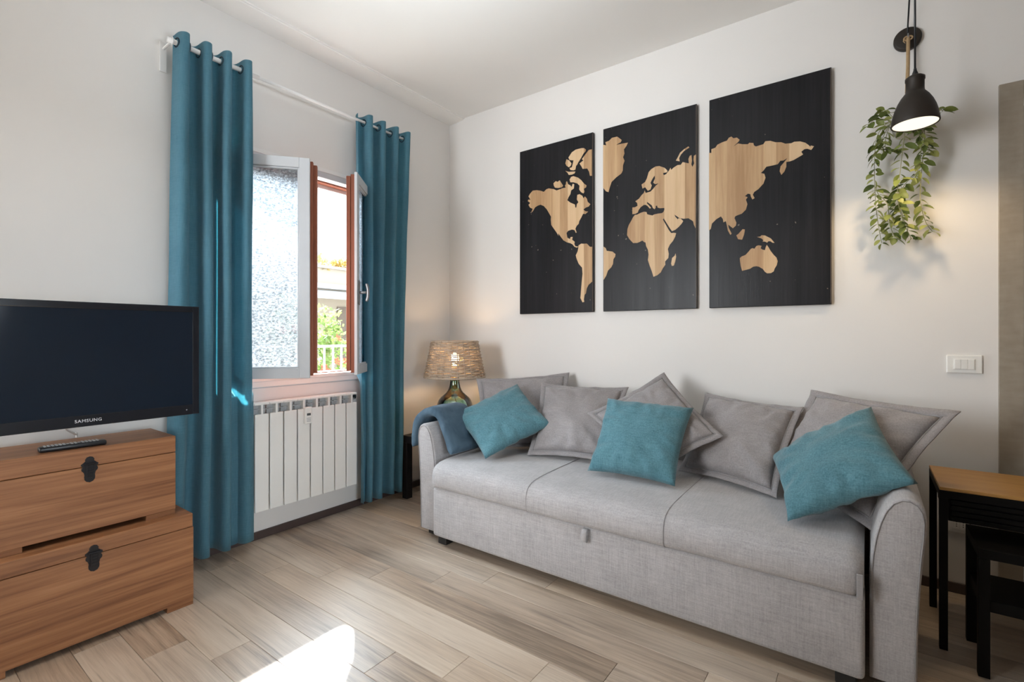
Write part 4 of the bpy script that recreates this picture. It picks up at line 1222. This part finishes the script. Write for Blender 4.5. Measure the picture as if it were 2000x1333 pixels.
# ---------------------------------------------------------------- map triptych
LAND = [
 ('a', 'north_america', [(0.8579,2.2289),(0.8914,2.2269),(0.9245,2.2171),(0.9540,2.2037),(0.9768,2.2189),(0.9961,2.2209),(1.0376,2.2081),(1.0597,2.1949),(1.0847,2.1981),(1.1096,2.2022),(1.1342,2.2016),(1.1281,2.2161),(1.1354,2.2254),(1.1373,2.2411),(1.1440,2.2441),(1.1525,2.2223),(1.1707,2.2109),(1.1804,2.1970),(1.1888,2.2182),(1.2008,2.2134),(1.1978,2.1848),(1.1768,2.1753),(1.1707,2.1498),(1.1556,2.1311),(1.1464,2.1113),(1.1707,2.0913),(1.2068,2.0723),(1.2098,2.0507),(1.2175,2.0495),(1.2217,2.0726),(1.2336,2.0838),(1.2217,2.1042),(1.2247,2.1353),(1.2424,2.1375),(1.2630,2.1235),(1.2718,2.1037),(1.2834,2.1148),(1.2979,2.0967),(1.3037,2.0750),(1.3238,2.0562),(1.3123,2.0425),(1.2892,2.0383),(1.2718,2.0280),(1.2863,2.0143),(1.3066,2.0081),(1.2863,1.9945),(1.2689,1.9997),(1.2555,1.9765),(1.2393,1.9529),(1.2361,1.9360),(1.2198,1.9237),(1.2099,1.9047),(1.2204,1.8784),(1.2132,1.8764),(1.2034,1.8968),(1.1836,1.9034),(1.1536,1.8985),(1.1401,1.8844),(1.1469,1.8512),(1.1669,1.8389),(1.1736,1.8527),(1.1889,1.8520),(1.1849,1.8321),(1.2047,1.8164),(1.2014,1.8011),(1.2099,1.7856),(1.2328,1.7802),(1.2217,1.7739),(1.2034,1.7817),(1.1869,1.8010),(1.1703,1.8104),(1.1435,1.8193),(1.1165,1.8359),(1.0995,1.8569),(1.0720,1.8928),(1.0755,1.8728),(1.0582,1.9005),(1.0409,1.9237),(1.0164,1.9569),(1.0129,1.9934),(1.0143,2.0172),(1.0153,2.0155),(1.0012,2.0378),(0.9800,2.0728),(0.9540,2.1016),(0.9245,2.1162),(0.9014,2.1127),(0.8781,2.1041),(0.8593,2.0790),(0.8444,2.0700),(0.8525,2.0867),(0.8579,2.0960),(0.8343,2.1092),(0.8207,2.1311),(0.8363,2.1426),(0.8138,2.1604),(0.8207,2.1706),(0.8390,2.1647),(0.8207,2.1931),(0.8343,2.2105)]),
 ('a', 'south_america', [(1.2341,1.7876),(1.2555,1.7979),(1.2749,1.7946),(1.2972,1.7933),(1.3099,1.7804),(1.3207,1.7690),(1.3371,1.7672),(1.3371,1.5333),(1.3099,1.5123),(1.2972,1.4902),(1.2909,1.4562),(1.2813,1.4481),(1.2749,1.4168),(1.2781,1.3995),(1.2652,1.3971),(1.2491,1.4266),(1.2523,1.4582),(1.2588,1.5327),(1.2652,1.5898),(1.2620,1.6332),(1.2361,1.6614),(1.2198,1.6976),(1.2132,1.7214),(1.2283,1.7489),(1.2328,1.7687)]),
 ('a', 'arctic_island', [(1.2571,2.4490),(1.2776,2.4443),(1.2904,2.4310),(1.2863,2.4189),(1.2718,2.4091),(1.2571,2.3862),(1.2424,2.3684),(1.2306,2.3551),(1.2247,2.3432),(1.2158,2.3372),(1.2098,2.3120),(1.1948,2.3097),(1.1707,2.3172),(1.1647,2.3318),(1.1828,2.3334),(1.1888,2.3533),(1.1960,2.3783),(1.1647,2.3876),(1.1556,2.4056),(1.1647,2.4169),(1.1828,2.4368),(1.2128,2.4486)]),
 ('a', 'arctic_island', [(1.1403,2.3982),(1.1616,2.3856),(1.1798,2.3605),(1.1738,2.3458),(1.1586,2.3383),(1.1403,2.3528),(1.1311,2.3707)]),
 ('a', 'arctic_island', [(1.1311,2.3199),(1.1586,2.3064),(1.1948,2.3018),(1.2098,2.2988),(1.2038,2.2868),(1.1828,2.2830),(1.1586,2.2851),(1.1495,2.3002)]),
 ('a', 'arctic_island', [(1.1647,2.2519),(1.1768,2.2682),(1.1948,2.2700),(1.2306,2.2526),(1.2542,2.2323),(1.2747,2.2050),(1.2950,2.1882),(1.2921,2.1757),(1.2747,2.1684),(1.2805,2.1466),(1.2718,2.1376),(1.2542,2.1485),(1.2395,2.1695),(1.2424,2.1952),(1.2247,2.2142),(1.1948,2.2277),(1.1707,2.2322)]),
 ('a', 'arctic_island', [(1.0344,2.2495),(1.0534,2.2622),(1.0691,2.2539),(1.0847,2.2617),(1.0972,2.2432),(1.1127,2.2189),(1.1034,2.2098),(1.0722,2.2100),(1.0471,2.2172),(1.0376,2.2326)]),
 ('a', 'greenland', [(1.3353,2.4234),(1.3123,2.4235),(1.2921,2.4046),(1.2747,2.3876),(1.2601,2.3725),(1.2718,2.3621),(1.2424,2.3474),(1.2571,2.3234),(1.2659,2.3059),(1.3008,2.3014),(1.3152,2.2752),(1.3210,2.2482),(1.3353,2.2454)]),
 ('b', 'greenland', [(1.4175,2.4339),(1.4404,2.4257),(1.4340,2.4476),(1.4592,2.4504),(1.4811,2.4654),(1.5182,2.4640),(1.5487,2.4349),(1.5426,2.4221),(1.5090,2.4116),(1.5396,2.4113),(1.5908,2.4079),(1.5818,2.3901),(1.5638,2.3715),(1.5668,2.3424),(1.5578,2.3216),(1.5680,2.2967),(1.5578,2.2704),(1.5559,2.2365),(1.5456,2.2186),(1.5090,2.2000),(1.4780,2.1770),(1.4655,2.1446),(1.4561,2.1143),(1.4372,2.1235),(1.4175,2.1503)]),
 ('b', 'arctic_island', [(1.9703,2.2967),(1.9755,2.2887),(1.9445,2.2747),(1.9262,2.2576),(1.9157,2.2386),(1.9194,2.2182),(1.8962,2.2279),(1.9078,2.2457),(1.9210,2.2693),(1.9445,2.2852)]),
 ('b', 'eurasia_and_africa', [(2.0131,2.2384),(2.0020,2.2331),(2.0000,2.2100),(2.0035,2.1884),(1.9934,2.1696),(1.9872,2.1865),(1.9908,2.2067),(1.9883,2.2413),(1.9780,2.2383),(1.9703,2.2216),(1.9729,2.1948),(1.9367,2.2103),(1.9262,2.1966),(1.9052,2.1983),(1.8813,2.1872),(1.8680,2.1765),(1.8637,2.1908),(1.8545,2.1755),(1.8383,2.1582),(1.8220,2.1533),(1.8182,2.1687),(1.8437,2.1679),(1.8448,2.1785),(1.8274,2.1982),(1.7946,2.2158),(1.7724,2.2177),(1.7444,2.2069),(1.7275,2.1911),(1.7161,2.1546),(1.7047,2.1346),(1.6817,2.1222),(1.6875,2.0962),(1.7047,2.1014),(1.7218,2.0762),(1.7388,2.0815),(1.7472,2.1047),(1.7388,2.1228),(1.7528,2.1476),(1.7657,2.1632),(1.7679,2.1447),(1.7568,2.1205),(1.7679,2.1091),(1.7918,2.1102),(1.7724,2.0990),(1.7556,2.0812),(1.7388,2.0677),(1.7076,2.0649),(1.7018,2.0825),(1.6961,2.0669),(1.6817,2.0555),(1.6644,2.0361),(1.6405,2.0234),(1.6529,2.0105),(1.6551,1.9926),(1.6391,1.9863),(1.6207,1.9870),(1.6207,1.9451),(1.6391,1.9437),(1.6565,1.9499),(1.6620,1.9653),(1.6756,1.9806),(1.6936,1.9908),(1.7071,1.9909),(1.7204,1.9810),(1.7346,1.9628),(1.7426,1.9659),(1.7315,1.9805),(1.7151,2.0004),(1.7182,2.0064),(1.7337,1.9931),(1.7479,1.9801),(1.7540,1.9641),(1.7645,1.9539),(1.7719,1.9626),(1.7719,1.9741),(1.7811,1.9740),(1.7841,1.9615),(1.7992,1.9549),(1.8258,1.9529),(1.8271,1.9443),(1.8216,1.9303),(1.8121,1.9232),(1.7819,1.9234),(1.7636,1.9219),(1.7514,1.9172),(1.7293,1.9248),(1.7169,1.9309),(1.7138,1.9444),(1.6981,1.9489),(1.6756,1.9449),(1.6529,1.9373),(1.6368,1.9370),(1.6253,1.9246),(1.6138,1.9042),(1.5975,1.8800),(1.5882,1.8546),(1.5849,1.8151),(1.6022,1.7865),(1.6253,1.7604),(1.6529,1.7578),(1.6711,1.7631),(1.6869,1.7687),(1.6981,1.7579),(1.7071,1.7547),(1.7115,1.7304),(1.7227,1.7075),(1.7271,1.6769),(1.7227,1.6427),(1.7337,1.6072),(1.7470,1.5717),(1.7579,1.5356),(1.7819,1.5433),(1.8035,1.5587),(1.8164,1.5832),(1.8314,1.6031),(1.8305,1.6244),(1.8504,1.6436),(1.8534,1.6686),(1.8475,1.6987),(1.8589,1.7227),(1.8798,1.7456),(1.8923,1.7692),(1.8977,1.7894),(1.8840,1.7932),(1.8681,1.7931),(1.8547,1.8116),(1.8377,1.8434),(1.8173,1.8821),(1.8216,1.8900),(1.8335,1.8693),(1.8547,1.8327),(1.8723,1.8043),(1.8923,1.8101),(1.9130,1.8250),(1.9315,1.8432),(1.9397,1.8566),(1.9254,1.8731),(1.9130,1.8770),(1.9068,1.8716),(1.8923,1.8904),(1.8873,1.9024),(1.8986,1.8936),(1.9171,1.8776),(1.9417,1.8700),(1.9700,1.8688),(1.9861,1.8563),(1.9980,1.8464),(2.0020,1.8254),(2.0115,1.8038)]),
 ('b', 'madagascar', [(1.8944,1.6666),(1.8977,1.6475),(1.8923,1.6188),(1.8840,1.5944),(1.8715,1.5934),(1.8673,1.6084),(1.8736,1.6414),(1.8882,1.6526)]),
 ('b', 'south_america', [(1.4211,1.7598),(1.4369,1.7470),(1.4429,1.7296),(1.4848,1.7198),(1.5056,1.7011),(1.5026,1.6849),(1.4908,1.6695),(1.4878,1.6394),(1.4759,1.6183),(1.4520,1.5980),(1.4399,1.5656),(1.4211,1.5390)]),
 ('c', 'asia', [(2.0874,2.2317),(2.1007,2.2287),(2.1007,2.2501),(2.1226,2.2538),(2.1335,2.2685),(2.1605,2.2765),(2.1846,2.2794),(2.1952,2.2939),(2.2084,2.2975),(2.2189,2.2853),(2.2371,2.2849),(2.2511,2.2692),(2.2449,2.2595),(2.2178,2.2377),(2.2423,2.2505),(2.2655,2.2406),(2.2936,2.2341),(2.3012,2.2407),(2.3213,2.2343),(2.3238,2.2216),(2.3338,2.2121),(2.3709,2.2161),(2.3806,2.2302),(2.4049,2.2266),(2.4289,2.2134),(2.4574,2.2067),(2.4762,2.1943),(2.5040,2.1904),(2.5178,2.1951),(2.5452,2.1902),(2.5677,2.1781),(2.5833,2.1615),(2.5900,2.1521),(2.5922,2.1579),(2.6063,2.1510),(2.5944,2.1345),(2.5766,2.1448),(2.5632,2.1452),(2.5497,2.1352),(2.5578,2.1193),(2.5406,2.1110),(2.5132,2.0985),(2.4948,2.0955),(2.4808,2.0963),(2.4808,2.0708),(2.4715,2.0461),(2.4574,2.0317),(2.4494,2.0531),(2.4541,2.0790),(2.4668,2.0924),(2.4864,2.1164),(2.4677,2.1066),(2.4527,2.1087),(2.4408,2.0924),(2.4097,2.0908),(2.3855,2.0904),(2.3709,2.0716),(2.3586,2.0615),(2.3758,2.0532),(2.3816,2.0313),(2.3709,2.0007),(2.3462,1.9751),(2.3263,1.9637),(2.3188,1.9496),(2.3273,1.9289),(2.3163,1.9235),(2.3088,1.9403),(2.3062,1.9545),(2.2936,1.9595),(2.2783,1.9482),(2.2921,1.9403),(2.2834,1.9279),(2.2911,1.9016),(2.2834,1.8722),(2.2630,1.8530),(2.2293,1.8440),(2.2241,1.8335),(2.2345,1.8067),(2.2319,1.7902),(2.2162,1.7770),(2.2031,1.7895),(2.1915,1.8013),(2.1936,1.7840),(2.2094,1.7480),(2.2031,1.7408),(2.1899,1.7674),(2.1835,1.8023),(2.1792,1.8228),(2.1659,1.8178),(2.1632,1.8365),(2.1524,1.8534),(2.1281,1.8414),(2.1034,1.8189),(2.0979,1.7907),(2.0874,1.7794)]),
 ('c', 'borneo', [(2.2668,1.7656),(2.2778,1.7627),(2.2770,1.7508),(2.2737,1.7332),(2.2640,1.7068),(2.2432,1.7122),(2.2342,1.7351),(2.2446,1.7413),(2.2557,1.7535)]),
 ('c', 'new_guinea', [(2.3402,1.7132),(2.3549,1.7135),(2.3628,1.7199),(2.3787,1.7165),(2.3944,1.7059),(2.4074,1.6970),(2.4165,1.6837),(2.4250,1.6711),(2.4152,1.6731),(2.4048,1.6822),(2.3957,1.6832),(2.3892,1.6761),(2.3787,1.6831),(2.3668,1.6845),(2.3707,1.6920),(2.3602,1.7035)]),
 ('c', 'australia', [(2.2524,1.6047),(2.2612,1.6129),(2.2819,1.6199),(2.2956,1.6350),(2.3092,1.6515),(2.3187,1.6540),(2.3260,1.6491),(2.3362,1.6634),(2.3469,1.6664),(2.3620,1.6621),(2.3575,1.6493),(2.3668,1.6404),(2.3787,1.6362),(2.3826,1.6525),(2.3878,1.6642),(2.3957,1.6511),(2.4061,1.6296),(2.4203,1.6077),(2.4345,1.5904),(2.4401,1.5711),(2.4363,1.5512),(2.4255,1.5318),(2.4216,1.5176),(2.4074,1.5088),(2.3892,1.5093),(2.3787,1.5180),(2.3681,1.5350),(2.3602,1.5401),(2.3495,1.5483),(2.3362,1.5524),(2.3200,1.5508),(2.3038,1.5402),(2.2819,1.5360),(2.2640,1.5323),(2.2571,1.5606),(2.2537,1.5850)]),
]

PANELS = {'a': (0.741, 1.343, 'narrowest-looking black map panel with North America and part of South America'),
          'b': (1.417, 2.018, 'black map panel with Greenland, Europe and Africa, between the other two'),
          'c': (2.088, 2.682, 'black map panel with Asia and Australia, nearest the hanging plant')}
pan = {}
for key, (x0, x1, lab) in PANELS.items():
    p = mk('map_panel', bx(x0, x1, -0.028, -0.004, 1.330, 2.538, 0.003, 2), M['board'], None, ((x0 + x1) / 2, -0.016, 1.330))
    tag(p, lab, 'wall art', 'three-part wooden world map')
    mk('worn_edge', bx(x1 - 0.004, x1 - 0.001, -0.0288, -0.0275, 1.335, 2.532), M['board_edge'], p)
    pan[key] = p
for key, nm, pts in LAND:
    b = bmesh.new()
    vs = [b.verts.new((x, -0.0275, z)) for x, z in pts]
    f = b.faces.new(vs)
    r = bmesh.ops.extrude_face_region(b, geom=[f])
    for v in [g for g in r['geom'] if isinstance(g, bmesh.types.BMVert)]:
        v.co.y = -0.0296
    bmesh.ops.triangulate(b, faces=[q for q in b.faces if len(q.verts) > 4])
    bmesh.ops.recalc_face_normals(b, faces=b.faces)
    mk(nm, b, M['land'], pan[key])

# ---------------------------------------------------------------- pendant lamp and hanging plant
PX, PY = 2.988, -0.376
pend = tag(empty('pendant_lamp', (PX, PY, 2.03)), 'dark bell-shaped pendant lamp, lit, hanging in front of the plant', 'lamp')
r_ = 0.0795
so = [(r_, 2.044), (r_ + 0.001, 2.047), (r_ * 0.985, 2.062), (r_ * 0.94, 2.085), (r_ * 0.86, 2.110), (r_ * 0.74, 2.135), (r_ * 0.60, 2.156), (r_ * 0.47, 2.170), (0.0315, 2.178), (0.0305, 2.19), (0.0305, 2.222), (0.033, 2.225), (0.033, 2.236), (0.024, 2.243), (0.0, 2.244)]
si = [(max(0.001, r - 0.003), z - 0.003 if z > 2.15 else z) for r, z in so[:9]]
sh_ = mk('shade', lathe(bmesh.new(), so + [(0.0, 2.238), (0.024, 2.236)] + list(reversed(si)) + [(r_ - 0.001, 2.044)], PX, PY, 48, cap=False), M['pend'], pend, smooth=True)
mk('shade_lining', lathe(bmesh.new(), [(r_ - 0.0045, 2.046), (r_ * 0.93, 2.064), (r_ * 0.88, 2.085), (r_ * 0.80, 2.108), (r_ * 0.68, 2.130), (r_ * 0.5, 2.150), (0.0, 2.158)], PX, PY, 40, cap=False), M['pend_in'], pend, smooth=True)
mk('light_disc', lathe(bmesh.new(), [(0.0, 2.0475), (r_ - 0.005, 2.0475), (r_ - 0.005, 2.0495), (0.0, 2.0495)], PX, PY, 40), M['pend_glow'], pend)
mk('cord_grip', lathe(bmesh.new(), [(0.0, 2.243), (0.011, 2.243), (0.011, 2.252), (0.006, 2.266), (0.005, 2.275), (0.0, 2.275)], PX, PY, 16), M['plastic_black'], pend, smooth=True)
mk('cord', tube(bmesh.new(), [(PX, PY, 2.27), (PX, PY, 2.92)], 0.0036, 8), M['plastic_black'], pend, smooth=True)
cord2 = smooth_path([(PX, PY, 2.935), (2.986, -0.36, 2.91), (2.985, -0.22, 2.80), (2.984, -0.08, 2.68), (2.983, -0.035, 2.63), (2.983, -0.026, 2.60)], 8)
mk('supply_cord', tube(bmesh.new(), cord2, 0.0034, 8), M['plastic_black'], pend, smooth=True)
mk('ceiling_hook', tube(bmesh.new(), smooth_path([(PX, PY, 2.953), (PX, PY, 2.94), (PX + 0.01, PY, 2.928), (PX, PY, 2.918), (PX - 0.01, PY, 2.926)], 4), 0.003, 8), M['steel'], pend, smooth=True)
b = bmesh.new()
ring = []
for rr, yy in [(0.0, -0.024), (0.046, -0.024), (0.051, -0.022), (0.053, -0.018), (0.053, 0.0), (0.0, 0.0)]:
    ring.append((rr, yy))
lathe(b, [(rr, -yy) for rr, yy in ring], 0, 0, 40)
bmesh.ops.transform(b, matrix=Matrix.Translation((2.983, 0, 2.578)) @ Matrix.Rotation(math.radians(90), 4, 'X'), verts=b.verts)
bmesh.ops.recalc_face_normals(b, faces=b.faces)
mk('wall_rose', b, M['pend'], pend, smooth=True)
lamp('pendant_light', 'SPOT', (PX, PY, 2.04), 7.5, (1.0, 0.74, 0.44), target=(PX, PY, 0), spot_size=math.radians(150), spot_blend=0.5, shadow_soft_size=0.06)

plant = tag(empty('hanging_plant', (2.985, -0.10, 2.10)), 'trailing green plant hanging on twine from the wall beside the map', 'plant')
hy = -0.10
mk('hook', tube(bmesh.new(), smooth_path([(2.983, -0.022, 2.585), (2.983, -0.05, 2.585), (2.983, -0.065, 2.573), (2.983, -0.06, 2.558), (2.983, -0.045, 2.558)], 4), 0.0026, 8), M['steel'], plant, smooth=True)
b = bmesh.new()
tw = [(2.983, -0.058, 2.562), (2.982, -0.07, 2.50), (2.981, -0.08, 2.42), (2.978, -0.09, 2.34), (2.976, hy, 2.29)]
tube(b, smooth_path(tw, 5), 0.0075, 10)
tube(b, [(2.983 + 0.016 * math.cos(a), -0.058, 2.560 + 0.010 * math.sin(a)) for a in [i * math.pi / 7 for i in range(14)]], 0.0035, 6, closed=True)
tube(b, smooth_path([(2.983, -0.06, 2.56), (2.965, -0.066, 2.55), (2.972, -0.07, 2.535)], 4), 0.002, 6)
for i in range(3):
    a = i * 2 * math.pi / 3 + 0.5
    tube(b, [(2.976, hy, 2.295), (2.985 + 0.066 * math.cos(a), hy + 0.066 * math.sin(a), 2.165)], 0.0024, 6)
mk('twine', b, M['twine'], plant, smooth=True)
mk('pot', lathe(bmesh.new(), [(0.0, 2.083), (0.035, 2.083), (0.050, 2.092), (0.061, 2.112), (0.066, 2.140), (0.067, 2.165), (0.063, 2.165), (0.058, 2.14), (0.0, 2.14)], 2.985, hy, 32), M['pot'], plant, smooth=True)
strands = [
    [(2.914, -0.10, 2.18), (2.87, -0.10, 2.126), (2.858, -0.10, 2.036), (2.857, -0.09, 1.915), (2.862, -0.085, 1.792), (2.872, -0.08, 1.694), (2.884, -0.08, 1.61)],
    [(2.918, -0.12, 2.167), (2.895, -0.13, 2.064), (2.918, -0.13, 2.023), (2.937, -0.13, 2.019)],
    [(2.974, -0.15, 2.15), (2.965, -0.165, 2.08), (2.95, -0.15, 1.921), (2.941, -0.13, 1.815), (2.959, -0.12, 1.706), (2.992, -0.11, 1.612)],
    [(3.02, -0.15, 2.15), (3.028, -0.16, 2.087), (3.023, -0.15, 2.0), (3.01, -0.14, 1.909), (2.97, -0.13, 1.865), (2.946, -0.12, 1.803), (2.97, -0.11, 1.68)],
    [(3.03, -0.12, 2.155), (3.037, -0.12, 2.085), (3.032, -0.11, 1.974), (3.023, -0.10, 1.802), (3.041, -0.09, 1.694), (3.067, -0.085, 1.64)],
    [(2.92, -0.10, 2.175), (2.864, -0.10, 2.2), (2.831, -0.09, 2.177)],
    [(2.935, -0.11, 2.17), (2.895, -0.10, 2.233), (2.88, -0.09, 2.213)],
    [(3.04, -0.10, 2.165), (3.084, -0.10, 2.188), (3.102, -0.09, 2.174)],
    [(3.0, -0.155, 2.15), (3.01, -0.165, 2.084), (3.042, -0.15, 2.018), (3.055, -0.14, 1.993)],
    [(2.86, -0.09, 1.88), (2.872, -0.10, 1.839), (2.905, -0.11, 1.785), (2.914, -0.11, 1.688), (2.933, -0.105, 1.626)],
    [(2.93, -0.12, 2.165), (2.905, -0.14, 2.13), (2.882, -0.13, 2.08), (2.876, -0.12, 2.04)]]
leaf_meshes = [local_mesh('leaf', leaf_bm(0.040, 0.025, 0.25, 0.15), M['leaf'], True), local_mesh('leaf', leaf_bm(0.034, 0.023, 0.35, 0.25), M['leaf'], True), local_mesh('leaf', leaf_bm(0.044, 0.022, 0.2, 0.35), M['leaf'], True)]
rp = random.Random(8)
nleaf = 0
for si_, stp in enumerate(strands):
    sp = smooth_path(stp, 10)
    mk('stem', tube(bmesh.new(), sp, 0.0014, 5), M['stem'], plant)
    acc, step, side = 0.0, 0.019, 1
    for i in range(1, len(sp)):
        acc += (sp[i] - sp[i - 1]).length
        if acc >= step or i == len(sp) - 1:
            acc = 0
            for _ in range(2):
                side = -side
                d = (sp[i] - sp[i - 1]).normalized()
                yaw = rp.uniform(-1.2, 1.2) + (0 if side > 0 else math.pi)
                out = Vector((math.cos(yaw), math.sin(yaw) * 0.8 - 0.25, rp.uniform(-0.65, 0.35)))
                out = (out + d * 0.35).normalized()
                if sp[i].y + out.y * 0.045 > -0.012:
                    out.y = -abs(out.y)
                q = out.to_track_quat('Y', 'Z') @ Matrix.Rotation(rp.uniform(-0.9, 0.9), 3, 'Y').to_quaternion()
                s = rp.uniform(0.85, 1.3)
                share('leaf', rp.choice(leaf_meshes), sp[i] + out * 0.003, plant, rot=q, scale=(s, s, s))
                nleaf += 1

# ---------------------------------------------------------------- switch and socket on the back wall
def plate(name, label, cat, x0, x1, z0, z1, mods, part):
    p = tag(mk(name, bx(x0, x1, -0.010, 0.0, z0, z1, 0.004, 3), M['plastic_white'], None, ((x0 + x1) / 2, 0, z0)), label, cat)
    zc = (z0 + z1) / 2
    xm = (x0 + x1) / 2
    mk('surround', bx(xm - 0.037, xm + 0.037, -0.0125, -0.009, zc - 0.025, zc + 0.025, 0.0015), M['plastic_white'], p)
    for i in range(mods):
        xa = xm - 0.034 + i * 0.068 / mods
        b = bx(xa + 0.0008, xa + 0.068 / mods - 0.0008, -0.0155, -0.011, zc - 0.022, zc + 0.022, 0.0012)
        q = mk(part, b, M['plastic_white'], p)
        if part == 'outlet':
            bb_ = bmesh.new()
            for dz in (-0.0095, 0.0, 0.0095):
                tube(bb_, [(xa + 0.0113, -0.0158, zc + dz), (xa + 0.0113, -0.0145, zc + dz)], 0.0022, 8)
            mk('pin_hole', bb_, M['plastic_black'], q)
    return p
plate('light_switch', 'white three-rocker light switch on the wall beside the door casing', 'switch', 3.122, 3.242, 1.000, 1.082, 3, 'rocker')
plate('wall_socket', 'white wall socket low on the wall behind the wood-topped table', 'socket', 3.118, 3.238, 0.275, 0.357, 3, 'outlet')

# ---------------------------------------------------------------- wood-topped console and black nesting table
tb = tag(empty('console_table', (3.5, -0.385, 0)), 'narrow console table with honey wood top and black frame', 'table')
cx0, cx1, cya, cyb, cz = 3.046, 3.95, -0.575, -0.20, 0.606
mk('tabletop', bx(cx0, cx1, cya, cyb, cz - 0.012, cz, 0.002), M['table_top'], tb)
b = bmesh.new()
for xa, xb, ya, yb in ((cx0, cx1, cya, cya + 0.024), (cx0, cx1, cyb - 0.024, cyb), (cx0, cx0 + 0.024, cya + 0.024, cyb - 0.024), (cx1 - 0.024, cx1, cya + 0.024, cyb - 0.024)):
    box(b, xa, xb, ya, yb, cz - 0.04, cz - 0.0125, 0.001)
mk('frame', b, M['table_black'], tb)
for xx in (cx0, cx1 - 0.024):
    for yy in (cya, cyb - 0.024):
        mk('leg', bx(xx, xx + 0.024, yy, yy + 0.024, 0, cz - 0.04, 0.001), M['table_black'], tb)
dr = mk('drawer_box', bx(cx0 + 0.026, cx1 - 0.026, cya + 0.014, cyb - 0.03, cz - 0.125, cz - 0.042), M['table_black'], tb)
sl = local_mesh('slat', bx(-0.42, 0.42, -0.005, 0.005, -0.0085, 0.0085, 0.002), M['table_black'])
for i in range(4):
    share('slat', sl, ((cx0 + cx1) / 2, cya + 0.009, cz - 0.053 - i * 0.0205), tb)
nt = tag(empty('nesting_table', (3.5, -0.56, 0)), 'low all-black nesting table with a shelf, under the wood-topped one', 'table')
nx0, nx1, nya, nyb, nz = 3.136, 3.86, -0.69, -0.42, 0.440
mk('tabletop', bx(nx0, nx1, nya, nyb, nz - 0.034, nz, 0.002), M['table_black'], nt)
mk('shelf', bx(nx0 + 0.01, nx1 - 0.01, nya + 0.01, nyb - 0.01, 0.225, 0.265, 0.002), M['table_black'], nt)
for xx in (nx0, nx1 - 0.03):
    for yy in (nya, nyb - 0.03):
        mk('leg', bx(xx, xx + 0.03, yy, yy + 0.03, 0, nz - 0.034, 0.001), M['table_black'], nt)
print('leaves', nleaf)
